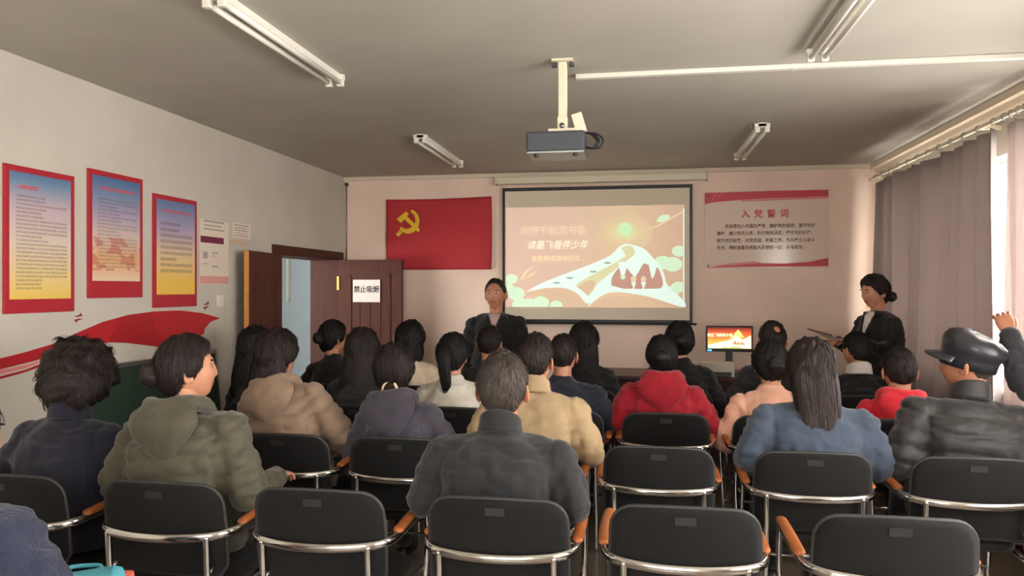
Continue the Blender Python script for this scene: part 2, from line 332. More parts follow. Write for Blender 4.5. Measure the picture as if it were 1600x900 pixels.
# paper notices and the light switch
M_maroon = mat('maroon_print', (120, 38, 66), .7); M_pinkp = mat('pink_print', (222, 160, 150), .7); M_greyp = mat('grey_print', (172, 160, 156), .8); M_pap2 = mat('cream_paper', (228, 212, 194), .8)
def wrect(r, base, x0, y0, x1, y1, off, name, m, d=.0012):
    A, B = onX(x0, y0, XL) - base, onX(x1, y1, XL) - base
    return MB().box((off, min(A.y, B.y), min(A.z, B.z)), (off + d, max(A.y, B.y), max(A.z, B.z))).build(name, m, r)
base = onX(335, 445, XL); r = tag(empty('wall_notice', base), 'white paper notice with maroon heading strip and pink foot', 'notice')
wrect(r, base, 312, 341, 357, 444, .001, 'sheet', M_pap2); wrect(r, base, 313, 368, 349, 382, .0022, 'heading_strip', M_maroon)
wrect(r, base, 312.5, 431, 356.5, 443.5, .0022, 'foot_band', M_pinkp); wrect(r, base, 317, 393, 324, 404, .0022, 'print_block', M_greyp)
for q in ((331, 394, 340, 397), (317, 411, 325, 413), (331, 415, 340, 418), (318, 346, 350, 348), (318, 352, 346, 354), (318, 358, 350, 360), (331, 399, 335, 401)): wrect(r, base, *q, .0022, 'print_line', M_greyp)
base = onX(376, 388, XL); r = tag(empty('wall_notice', base), 'yellowed paper sheets pinned above the folded door leaf', 'notice')
wrect(r, base, 363, 347, 391, 374, .001, 'sheet', M_pap2); wrect(r, base, 359, 373.5, 386, 384, .0024, 'lower_sheet', mat('tan_paper', (206, 180, 150), .8))
for k in range(5): wrect(r, base, 366, 352 + k * 4, 388 - 3 * (k % 2), 353.3 + k * 4, .0022, 'print_line', M_greyp)
A = onX(343, 470, XL); r = tag(empty('light_switch', A), 'white light switch on the wall beside the folded door leaf', 'light switch')
MB().box((.0005, -.043, -.043), (.009, .043, .043)).build('plate', M_white, r, bevel=.003); MB().box((.009, -.016, -.024), (.0125, .016, .024)).build('rocker', M_white, r, bevel=.0015)
# green board leaning on the left wall
M_green = mat('green_board', (34, 58, 44), .55, var=.1, vscale=5); y0, y1 = 3.78, 5.08
r = tag(empty('chalkboard', (XL + .14, (y0 + y1) / 2, 0)), 'dark green board with thin metal rim leaning on the left wall', 'chalkboard'); hw = (y1 - y0) / 2; lean = .10
def lp(y, z, o): return (-lean * z / 1.13 + o, y, z)
q = MB(); q.prism([lp(-hw, .0, 0), lp(hw, .0, 0), lp(hw, 1.12, 0), lp(-hw, 1.12, 0)], (.018, 0, 0)); q.build('board', M_green, r)
for (a, c, z0, z1) in ((-hw, hw, 1.105, 1.13), (-hw, hw, .0, .02), (-hw, -hw + .02, .02, 1.105), (hw - .02, hw, .02, 1.105)):
    q = MB(); q.prism([lp(a, z0, -.003), lp(c, z0, -.003), lp(c, z1, -.003), lp(a, z1, -.003)], (.026, 0, 0)); q.build('rim', M_steel, r)
# ------------------------------------------------------------------ front wall
# no-smoking sheet on the door leaf
A, B = onY(551, 472, 7.40), onY(594, 437, 7.40)
c_ = (A + B) / 2; r = tag(empty('door_notice', (c_.x, 7.415, c_.z)), 'white no smoking sheet taped to the open brown door', 'sign')
w, h = (B.x - A.x) / 2, (B.z - A.z) / 2; r.rotation_euler = (0, 0, math.radians(-2))
MB().box((-w, -.0005, -h), (w, .0005, h)).build('sheet', M_paper, r); text('lettering', '禁止吸烟', .075, M_ink, r, front((0, -.0015, .012)), width=.92, offset=.001)
r.location.y = 7.445 - .0205 - .012 - (c_.x - (XL + .03)) * math.sin(math.radians(2))
# flag
A, B = onY(604, 312, YF - .02), onY(768, 421, YF - .02); r = tag(empty('party_flag', (A.x, YF - .025, B.z)), 'red party flag with yellow hammer and sickle on the front wall', 'flag')
W, H = B.x - A.x, A.z - B.z; n = 40; vs = []; fs = []
for j in range(21):
    for i in range(n + 1):
        u, v = i / n, j / 20
        vs.append((W * u + .006 * math.sin(v * 3) * (u > .98), -.005 - .004 * math.sin(u * 9 + v * 2) * (1 - v) - .003 * math.sin(u * 23), H * v + .012 * u * v - (.01 * math.sin(PI * u) * (v > .97))))
for j in range(20):
    for i in range(n): k = j * (n + 1) + i; fs.append((k, k + 1, k + n + 2, k + n + 1))
fo = MB().add(vs, fs).build('cloth', M_red, r, True); sm = fo.modifiers.new('thick', 'SOLIDIFY'); sm.thickness = .002
# emblem: in units of the emblem's height, drawn round its centre
ex, ez, es = W * .205, H * .685, H * .35
emk = [0]
def em(pts, name):
    emk[0] += 1; MB().prism([(ex + x * es, -.018 - .0008 * emk[0], ez + z * es) for x, z in pts], (0, .006, 0)).build(name, M_yellow, r)
out = [(.05 + .47 * math.cos(a), -.0 + .5 * math.sin(a)) for a in np.linspace(math.radians(72), math.radians(-140), 26)]
inn = [(-.01 + .36 * math.cos(a), .03 + .38 * math.sin(a)) for a in np.linspace(math.radians(-132), math.radians(66), 26)]
inn = [(x + .0, z) if z > -.1 else (x, z + .05) for x, z in inn]
em(out + [(-.36, -.42)] + inn, 'sickle_blade')
em([(-.30, -.36), (-.20, -.46), (-.36, -.62), (-.47, -.52)], 'sickle_grip')
em([(-.44, .10), (-.26, -.07), (-.10, .08), (.34, -.34), (.44, -.42), (.52, -.30), (.43, -.20), (.0, .20), (.08, .30), (-.04, .40)], 'hammer')
em([(.36, -.36), (.47, -.45), (.54, -.36), (.44, -.27)], 'hammer_grip')
# projection screen
YS = YF - .07
A, B = onY(785, 506, YS), onY(1082, 287.5, YS); SX0, SX1, SZ0, SZ1 = A.x, B.x, A.z, B.z
scr = tag(empty('projection_screen', ((SX0 + SX1) / 2, YS, SZ0)), 'pull down white projection screen with black border showing a slide', 'projector screen')
bx = scr.location.copy(); hw = (SX1 - SX0) / 2; hh = SZ1 - SZ0
M_scr = mat('screen_fabric', (222, 208, 186), .7)
MB().box((-hw, 0, .02), (hw, .003, hh)).build('border_cloth', M_black, scr)
MB().box((-hw + .028, -.001, .05), (hw - .028, .0005, hh - .035)).build('screen_cloth', M_scr, scr)
q = MB(); q.tube([(-hw - .004, 0, .012), (hw + .03, 0, .012)], .011, 10, True); q.build('weight_bar', M_black, scr, True)
C, D = onY(776, 285, YS), onY(1104, 277, YS); cz = (C.z + D.z) / 2 - bx.z + .01
q = MB(); q.box((C.x - bx.x, -.035, cz - .035), (D.x - bx.x, .045, cz + .04)); q.build('roller_case', M_cream, scr, bevel=.012)
for s in (C.x - bx.x - .012, D.x - bx.x): MB().box((s, -.04, cz - .042), (s + .012, .069, cz + .046)).build('end_cap', M_white, scr, bevel=.003)
MB().box((.0, -.048, cz - .03), (.06, -.036, cz + .01)).build('pull_tag', M_white, scr, bevel=.003)
# the projected slide, drawn with flat shapes in the slide's own plane (from a 1213 x 900 study of the slide)
def sl(x, y): p = onY(780 + x / 3.913, 280 + y / 3.913, YS); return (p.x - bx.x, p.z - bx.z)
def gradmat(name, axis, stops, estr):
    m = bpy.data.materials.new(name); m.use_nodes = True; nt = m.node_tree; b = nt.nodes['Principled BSDF']; b.inputs['Roughness'].default_value = .8
    uv = nt.nodes.new('ShaderNodeUVMap'); sp = nt.nodes.new('ShaderNodeSeparateXYZ'); rp = nt.nodes.new('ShaderNodeValToRGB'); e = rp.color_ramp.elements
    while len(e) < len(stops): e.new(.5)
    for k, (p, c) in enumerate(stops): e[k].position = p; e[k].color = lin(c)
    nt.links.new(uv.outputs[0], sp.inputs[0]); nt.links.new(sp.outputs[axis], rp.inputs[0]); nt.links.new(rp.outputs[0], b.inputs['Base Color']); nt.links.new(rp.outputs[0], b.inputs['Emission Color']); b.inputs['Emission Strength'].default_value = estr
    return m
EM = .28
def smat(name, c): return mat('slide_' + name, c, .8, emit=c, estr=EM)
S_bg = gradmat('slide_background', 0, [(0, (206, 174, 158)), (.35, (204, 176, 156)), (.66, (208, 182, 150)), (1, (196, 164, 140))], EM)
S_mint, S_white, S_cream = smat('mint', (200, 226, 196)), smat('white', (214, 236, 226)), smat('cream', (214, 200, 166))
S_sun, S_glow, S_pink, S_tan, S_road = smat('sun', (190, 224, 176)), smat('glow', (216, 204, 152)), smat('pink', (184, 142, 128)), smat('tan', (204, 176, 146)), smat('road', (206, 202, 160))
lay = [0]
slide = MB().box((sl(42, 0)[0], -.0026, sl(0, 781)[1]), (sl(1132, 0)[0], -.0012, sl(0, 176)[1])); me = slide.mesh('slide_image'); uvbox(me, 'XZ'); slide = obj('slide_image', me, S_bg, scr)
def sh(pts, m, name, smooth=False):
    lay[0] += 1; y = -.0028 - lay[0] * .00015
    q = MB(); P = [sl(*p) for p in pts]; q.prism([(x, y, z) for x, z in P], (0, .0001, 0)); return q.build(name, m, slide)
def circ(x, y, rx, ry=None, n=28): ry = ry or rx; return [(x + rx * math.cos(2 * PI * k / n), y + ry * math.sin(2 * PI * k / n)) for k in range(n)]
def curve(pts, n=6): return [tuple(p)[:2] for p in bez([(x, y, 0) for x, y in pts], n)]
sh([(1124, 176), (1132, 176), (1132, 781), (1124, 781)], S_white, 'edge_glare')
[sh(circ(770, 325, r_, r_ * .7), smat('glow%d' % k_, c_), 'sun_glow') for k_, (r_, c_) in enumerate(((170, (207, 183, 150)), (140, (208, 186, 150)), (112, (209, 190, 151)), (86, (210, 196, 153)), (64, (208, 204, 157))))]; sh(circ(770, 305, 42), S_sun, 'sun')
for x, y, r_ in ((1100, 440, 45), (1060, 520, 60), (1000, 510, 55), (1095, 660, 45), (1050, 690, 50)): sh([(min(a, 1122), c) for a, c in circ(x, y, r_, r_ * .75)], S_mint, 'cloud')
sh(curve([(560, 730), (600, 640), (680, 560), (740, 470), (760, 400), (830, 405), (890, 430), (940, 480), (1000, 560), (1030, 650), (1124, 740), (1120, 781), (900, 715), (700, 690), (600, 730), (545, 781)]), S_white, 'hill')
sh(curve([(165, 690), (250, 640), (400, 580), (560, 520), (680, 465), (745, 405), (790, 430), (700, 540), (600, 640), (545, 760), (480, 700), (400, 665), (280, 665)]), S_white, 'book_page')
sh(curve([(745, 420), (800, 405), (830, 450), (780, 500), (700, 560), (600, 640), (560, 690), (470, 650), (560, 590), (690, 520), (775, 470)]), S_road, 'road')
sh(curve([(480, 660), (545, 620), (590, 640), (545, 715)]), S_tan, 'road_base')
sh(curve([(170, 690), (280, 668), (400, 680), (480, 725), (525, 775), (520, 781), (380, 781), (300, 745), (200, 720)]), S_tan, 'left_page')
sh(curve([(575, 775), (640, 725), (760, 715), (900, 735), (1000, 770), (1000, 781), (580, 781)]), S_tan, 'right_page')
sh(curve([(685, 650), (690, 600), (730, 545), (770, 535), (830, 590), (880, 520), (905, 520), (960, 530), (995, 600), (995, 660), (930, 670), (760, 670)]), S_pink, 'grove')
for x in (757, 830, 940):
    sh([(x - 30, 505), (x + 34, 505), (x + 8, 590), (x - 4, 610), (x - 12, 590)], S_white, 'drip')
for x in (822, 882):
    sh(circ(x, 612, 17, 20), S_cream, 'figure_head'); sh([(x - 16, 630), (x + 16, 630), (x + 5, 660), (x + 4, 705), (x - 4, 705), (x - 5, 660)], S_white, 'figure_body')
sh(circ(757, 598, 15), S_mint, 'figure_head')
for x, y, r_ in ((75, 610, 38), (105, 700, 52), (60, 660, 30), (185, 760, 40), (255, 755, 50), (350, 772, 38), (130, 765, 50)): sh([(max(a, 44), min(c, 780)) for a, c in circ(x, y, r_, r_ * .8)], S_mint, 'cloud')
sh(curve([(960, 260), (985, 225), (1030, 218), (1042, 240), (1010, 265)]), S_mint, 'bird'); sh([(850, 325), (960, 285), (1122, 195), (1122, 205), (965, 292)], S_cream, 'bird_trail')
sh([(130, 610), (160, 560), (215, 530), (170, 572), (145, 620)], S_cream, 'reed'); sh([(150, 620), (190, 575), (240, 560), (200, 590)], S_cream, 'reed')
for x, y in ((352, 634), (432, 604), (575, 565), (662, 512)): sh(circ(x, y, 22, 6), smat('swallow', (150, 164, 160)), 'swallow')
def st(body, x, y, size, m, sp=1.0, shear=0, off=0, wd=1, nm='slide_lettering'):
    p = sl(x, y); lay[0] += 1; text(nm, body, size, m, slide, front((p[0], -.0034 - lay[0] * .00015, p[1])), shear=shear, offset=off, width=wd, extrude=.0001)
st('阅尽千帆润书香', 330, 318, .098, smat('faint', (214, 196, 168)), off=.0006, wd=.98)
st('读墨飞香伴少年', 355, 405, .094, smat('lettering', (226, 232, 208)), shear=.22, off=0, wd=.94)
st('全民阅读启动仪式', 345, 487, .062, smat('gold_lettering', (224, 208, 168)), off=.0005)
st('♪', 130, 490, .05, S_cream); st('♪', 515, 496, .05, S_cream)
# oath board
A, B = onY(1101, 419, YF), onY(1294, 296, YF); r = tag(empty('oath_board', ((A.x + B.x) / 2, YF, A.z)), 'clear wall board with red ribbons and four lines of oath text', 'wall board'); hw = (B.x - A.x) / 2; hh = B.z - A.z
M_acr = mat('acrylic_board', (232, 210, 192), .12, spec=.6); MB().box((-hw, -.009, 0), (hw, -.001, hh)).build('panel', M_acr, r, bevel=.002)
M_or = mat('oath_red', (206, 62, 72), .35, var=.06, vscale=8); M_op = mat('oath_pink', (226, 128, 124), .4)
def ob(pts, m, nm, k=0): MB().prism([(-hw + 2 * hw * u, -.0105 - k * .0008, hh * v) for u, v in pts], (0, .0016, 0)).build(nm, m, r)
tp = [(0, .975), (.5, .985), (1, 1.0)]
ob([(0, .84), (.1, .865), (.3, .885), (.55, .9), (.8, .905), (1, .915), (1, .995), (.5, .995), (0, .985)], M_or, 'top_ribbon')
ob([(.3, .862), (.55, .872), (.8, .88), (1, .885), (1, .913), (.8, .9), (.55, .895), (.3, .88)], M_op, 'top_ribbon_edge', 1)
ob([(0, .0), (.3, .015), (.6, .012), (1, .02), (1, .125), (.85, .075), (.65, .055), (.5, .06), (.3, .05), (.1, .02)], M_or, 'bottom_ribbon')
ob([(.05, .02), (.1, .02), (.3, .052), (.48, .06), (.4, .085), (.2, .06)], M_op, 'bottom_ribbon_edge', 1)
for u, v in ((.03, .955), (.03, .03), (.97, .06), (.97, .96)):
    q = MB(); q.tube([(-hw + 2 * hw * u, -.009, hh * v), (-hw + 2 * hw * u, -.022, hh * v)], [.012, .010], 12); q.build('standoff', M_steel, r, True)
ob([(.055, .87), (.062, .87), (.105, .99), (.098, .99)], M_op, 'ribbon_streak', 2); ob([(.11, .92), (.115, .92), (.14, .99), (.135, .99)], M_op, 'ribbon_streak', 2)
M_ot = mat('oath_title', (206, 66, 66), .5); M_ob = mat('oath_text', (110, 84, 74), .6)
for k, ch in enumerate('入党誓词'): text('heading_character', ch, .085, M_ot, r, front((-hw + 2 * hw * (.335 + .105 * k), -.0105, hh * .695)), offset=.0015)
fs_ = .0425
for k, s in enumerate(('　　我志愿加入中国共产党，拥护党的纲领，遵守党的', '章程，履行党员义务，执行党的决定，严守党的纪律，', '保守党的秘密，对党忠诚，积极工作，为共产主义奋斗', '终身，随时准备为党和人民牺牲一切，永不叛党。')):
    text('oath_line', s, fs_, M_ob, r, front((-hw + 2 * hw * .10, -.0105, hh * (.54 - .093 * k))), align='LEFT', res=1, offset=.0006, width=.9)['kind'] = 'stuff'
# conduit in the corner
r = tag(empty('corner_conduit', (XL + .03, YF - .025, 1.85)), 'thin grey wire conduit running down the corner above the doors', 'conduit')
q = MB(); q.tube([(0, 0, 0), (0, 0, ZC - 1.85 - .06)], .007, 8); q.build('pipe', M_steel, r, True); MB().box((-.015, -.01, ZC - 1.85 - .09), (.015, .02, ZC - 1.85 - .06)).build('clip', M_dgrey, r)
# ------------------------------------------------------------------ ceiling things
M_tube = mat('lamp_tube', (226, 224, 214), .3)
def batten(x, y0, label):
    r = tag(empty('ceiling_light', (x, y0, ZC)), label, 'ceiling light', 'twin tube battens'); L_ = 1.22
    MB().prism([(-.03, 0, 0), (.03, 0, 0), (.025, 0, -.028), (-.025, 0, -.028)], (0, L_, 0)).build('housing', M_white, r)
    for s in (-1, 1):
        q = MB(); q.tube([(s * .033, .03, -.05), (s * .033, L_ - .03, -.05)], .013, 12); q.build('tube', M_tube, r, True)
    for y in (0, L_ - .03):
        q = MB(); q.box((-.055, y, -.035), (.055, y + .03, -.005)); q.build('bracket', M_white, r, bevel=.004)
        for s in (-1, 1): MB().box((s * .033 - .018, y, -.07), (s * .033 + .018, y + .03, -.03)).build('socket', M_white, r, bevel=.006)
batten(-1.66, 2.74, 'unlit twin tube light ending level with the projector, on the poster wall side')
batten(-1.66, 5.58, 'unlit twin tube light on the ceiling above the party flag')
batten(.86, 2.70, 'unlit twin tube light ending beside the white cable trunking')
batten(.86, 5.60, 'unlit twin tube light on the ceiling above the oath board')
r = tag(empty('cable_trunking', (-.35, 4.18, ZC)), 'white cable trunking across the ceiling from projector mount to window wall', 'cable trunking')
xe = XR - .102 + .35
for a, c in ((0, 1.15), (1.152, xe)): MB().box((a, -.02, -.026), (c, .02, -.0005)).build('trunking_length', M_white, r, bevel=.004)
MB().box((1.14, -.022, -.028), (1.165, .022, -.001)).build('joint_cover', M_white, r)
# projector on its pole
pj = tag(empty('projector_mount', (-.395, 3.91, ZC)), 'white ceiling pole holding the projector', 'projector mount')
MB().box((-.055, -.05, -.012), (.055, .05, -.0005)).build('ceiling_plate', M_cream, pj, bevel=.003)
for s in (-1, 1): MB().box((s * .045 - .012, -.02, -.03), (s * .045 + .012, .02, -.012)).build('clamp', M_dgrey, pj)
MB().box((-.022, -.022, -.305), (.022, .022, -.012)).build('pole', M_cream, pj, bevel=.005)
MB().box((-.026, -.03, -.365), (.026, .03, -.295)).build('swivel', M_cream, pj, bevel=.005)
q = MB(); q.tube([(.0, -.036, -.343), (0, -.029, -.343)], .014, 12); q.build('bolt', M_steel, pj, True)
MB().box((-.07, -.06, -.377), (.07, .06, -.362)).build('bottom_plate', M_cream, pj, bevel=.003)
pr = tag(empty('projector', (-.425, 3.93, ZC - .377)), 'dark grey projector hanging under the white ceiling pole', 'projector')
q = MB(); q.box((-.15, -.12, -.105), (.15, .12, -.005)); q.build('body', M_dgrey, pr, bevel=.012)
MB().box((-.148, -.118, -.118), (.148, .118, -.104)).build('base', M_steel, pr, bevel=.004)
q = MB(); q.tube([(.06, .11, -.055), (.06, .145, -.055)], [.035, .032], 20); q.build('lens', M_black, pr, True)
for sx in (-.1, .1):
    q = MB(); q.tube([(sx, -.08, -.13), (sx, -.08, -.116)], .012, 10); q.build('foot', M_black, pr)
MB().box((-.07, -.05, -.006), (.07, .05, .0)).build('bracket', M_cream, pr)
r = tag(empty('power_adapter', (-.31, 3.90, ZC - .33)), 'cream plug block hanging beside the projector pole with black cables', 'adapter')
q = MB(); rot = Matrix.Rotation(math.radians(-16), 3, 'Y'); q.box((-.028, -.025, -.05), (.028, .025, .05)); q.v = [tuple(rot @ Vector(p)) for p in q.v]; q.build('block', M_cream, r, bevel=.005)
for k, (dx, rr) in enumerate(((.0, .006), (.02, .005), (-.012, .005))):
    q = MB(); q.tube(bez([(.03, 0, -.05), (.075 + dx, -.01, -.062), (.105 + dx, -.02, -.10), (.08 + dx, -.02, -.135), (.03, 0, -.125)], 6), rr, 8, True); q.build('cable', M_black, r, True)
# ------------------------------------------------------------------ curtains
def curtain_mat(name, c, tl):
    m = bpy.data.materials.new(name); m.use_nodes = True; nt = m.node_tree; b = nt.nodes['Principled BSDF']; b.inputs['Base Color'].default_value = lin(c); b.inputs['Roughness'].default_value = .75; b.inputs['Sheen Weight'].default_value = .3
    tn = nt.nodes.new('ShaderNodeBsdfTranslucent'); tn.inputs[0].default_value = lin(c); mx = nt.nodes.new('ShaderNodeMixShader'); mx.inputs[0].default_value = tl
    nt.links.new(b.outputs[0], mx.inputs[1]); nt.links.new(tn.outputs[0], mx.inputs[2]); nt.links.new(mx.outputs[0], nt.nodes['Material Output'].inputs[0]); return m
rod = tag(empty('curtain_rod', (XR - .12, YB, 2.60)), 'cream curtain rod along the window wall under the moulding', 'curtain rod')
q = MB(); q.tube([(0, 2.0, 0), (0, YF - YB - .06, 0)], .012, 10, True); q.build('rod', M_cream, rod, True)
for y in (6.35, 4.6, 8.6): MB().box((-.012, y - .012, -.012), (.12, y + .012, .012)).build('bracket', M_cream, rod)
def curtain(y0, y1, z0, m, label, folds, seed, amp=.045, pinch=0):
    r = tag(empty('curtain', (XR - .12, (y0 + y1) / 2, z0)), label, 'curtain', 'grey window curtains'); rnd = random.Random(seed)
    n = folds * 14; H = 2.58 - z0; ph = [rnd.uniform(-.5, .5) for _ in range(folds + 1)]; vs = []; fs = []; K = 26
    for j in range(K + 1):
        v = j / K
        for i in range(n + 1):
            u = i / n; f = u * folds; k = int(min(f, folds - 1)); fr = f - k
            p = f + ph[k] * (1 - fr) + ph[k + 1] * fr
            a = amp * (.55 + .45 * (1 - v)) * (1 + .3 * math.sin(p * 1.7))
            x = a * math.sin(2 * PI * p) + .012 * math.sin(9 * u + 5 * v)
            y = y0 + (y1 - y0) * u + .02 * math.sin(2 * PI * p + 1.3) * (1 - .4 * v) + (pinch * (v - .5) ** 2 - .06) * (u < .5) * (1 - 2 * u)
            z = H * v - (.02 + .025 * abs(math.sin(p * PI * .5))) * (v ** 6)
            vs.append((x, y - (y0 + y1) / 2, z))
    for j in range(K):
        for i in range(n): k = j * (n + 1) + i; fs.append((k, k + 1, k + n + 2, k + n + 1))
    o = MB().add(vs, fs).build('cloth', m, r, True); s = o.modifiers.new('thick', 'SOLIDIFY'); s.thickness = .002
    for i in range(folds + 1):
        yy = y0 + (y1 - y0) * i / folds - (y0 + y1) / 2
        q = MB(); q.tube([(.02 * math.cos(a), yy, 2.6 - z0 + .02 * math.sin(a)) for a in np.linspace(0, 2 * PI, 14)[:-1]], .003, 6, closed=True); q.build('ring', M_steel, r, True)
    return r
curtain(5.06, 7.42, .12, curtain_mat('curtain_mauve', (158, 146, 142), .38), 'long mauve grey curtain hanging behind the standing woman', 11, 3, .06)
curtain(4.58, 4.92, .12, curtain_mat('curtain_pale', (206, 194, 190), .45), 'narrow bunched pale curtain beside the raised hand', 4, 9, .035)
# ------------------------------------------------------------------ desk with the computer
M_desk = mat('desk_wood', (84, 44, 38), .4, bump=.06, bscale=30, var=.15, vscale=5, stretch=(1, 8, 8))
dk = tag(empty('front_desk', (.62, 7.10, 0)), 'long dark reddish desk below the projection screen', 'desk'); DW, DT = 1.02, .80
MB().box((-DW, -.32, DT - .035), (DW, .36, DT)).build('desk_top', M_desk, dk, bevel=.006)
for s in (-1, 1): MB().box((s * (DW - .05) - .02, -.28, 0), (s * (DW - .05) + .02, .32, DT - .035)).build('side_panel', M_desk, dk)
MB().box((-DW + .07, -.25, .12), (DW - .07, -.23, DT - .035)).build('front_panel', M_desk, dk)
A, B = onY(1103, 549, 7.06), onY(1176, 509.5, 7.06)
mo = tag(empty('computer_monitor', ((A.x + B.x) / 2, 7.06, DT)), 'black computer monitor on the desk showing the slide in orange', 'monitor')
hw, z0, z1 = (B.x - A.x) / 2, A.z - DT, B.z - DT
MB().box((-hw, -.02, z0), (hw, .02, z1)).build('housing', M_black, mo, bevel=.006)
scm = gradmat('monitor_picture', 1, [(0, (200, 150, 70)), (.3, (232, 140, 60)), (.62, (190, 84, 44)), (1, (84, 24, 28))], .9)
q = MB().box((-hw + .014, -.0225, z0 + .03), (hw - .014, -.0195, z1 - .014)); me = q.mesh('screen'); uvbox(me, 'XZ'); ms = obj('screen', me, scm, mo)
SW, SZa, SH = hw - .014, z0 + .03, z1 - .014 - z0 - .03
def mp(pts, c, nm, k): MB().prism([(-SW + 2 * SW * u, -.0228 - k * .0004, SZa + SH * v) for u, v in pts], (0, .0003, 0)).build(nm, mat('monitor_' + nm, c, .8, emit=c, estr=.9), ms)
mp([(.5, .5), (.58, .6), (.64, .78), (.70, .9), (.76, .78), (.8, .62), (.84, .55)], (248, 206, 96), 'glow', 0)
mp([(.01, .01), (.01, .17), (.2, .25), (.4, .35), (.55, .45), (.66, .62), (.72, .52), (.8, .44), (.88, .5), (.99, .64), (.99, .01)], (206, 216, 168), 'hills', 1)
mp([(.3, .0), (.36, .1), (.5, .06), (.6, .12), (.8, .04), (.8, .0)], (150, 150, 90), 'pages', 2)
mp([(.58, .2), (.6, .34), (.64, .38), (.66, .24), (.7, .36), (.73, .22), (.77, .36), (.8, .26), (.84, .3), (.84, .18)], (160, 104, 66), 'grove', 2)
text('monitor_lettering', '读墨飞香伴少年', .032, mat('monitor_text', (240, 214, 170), .8, emit=(240, 214, 170), estr=.9), ms, front((-SW * .45, -.0236, SZa + SH * .63)), shear=.2, offset=.0008)
mp([(.12, .5), (.45, .5), (.45, .53), (.12, .53)], (206, 70, 50), 'subtitle', 2)
MB().box((-.03, -.0, .012), (.03, .03, z0 + .06)).build('stand_neck', M_black, mo); MB().box((-.11, -.08, 0), (.11, .09, .014)).build('stand_base', M_black, mo, bevel=.004)
MB().box((-hw + .01, -.0225, z0 + .006), (-hw + .05, -.0195, z0 + .02)).build('power_light', mat('blue_led', (60, 150, 220), .5, emit=(60, 150, 220), estr=1.2), mo)
A = onY(1124, 600, 6.84); pr_ = tag(empty('printer', (A.x, 6.93, DT)), 'small grey white printer on the desk before the monitor', 'printer'); 
q = MB(); q.box((-.16, -.12, 0), (.13, .05, .125)); q.build('body', mat('printer_grey', (206, 196, 184), .5), pr_, bevel=.012)
MB().box((-.13, -.125, .02), (.10, -.118, .045)).build('paper_slot', M_dgrey, pr_); MB().box((-.12, -.19, .012), (.09, -.118, .018)).build('tray', M_dgrey, pr_)
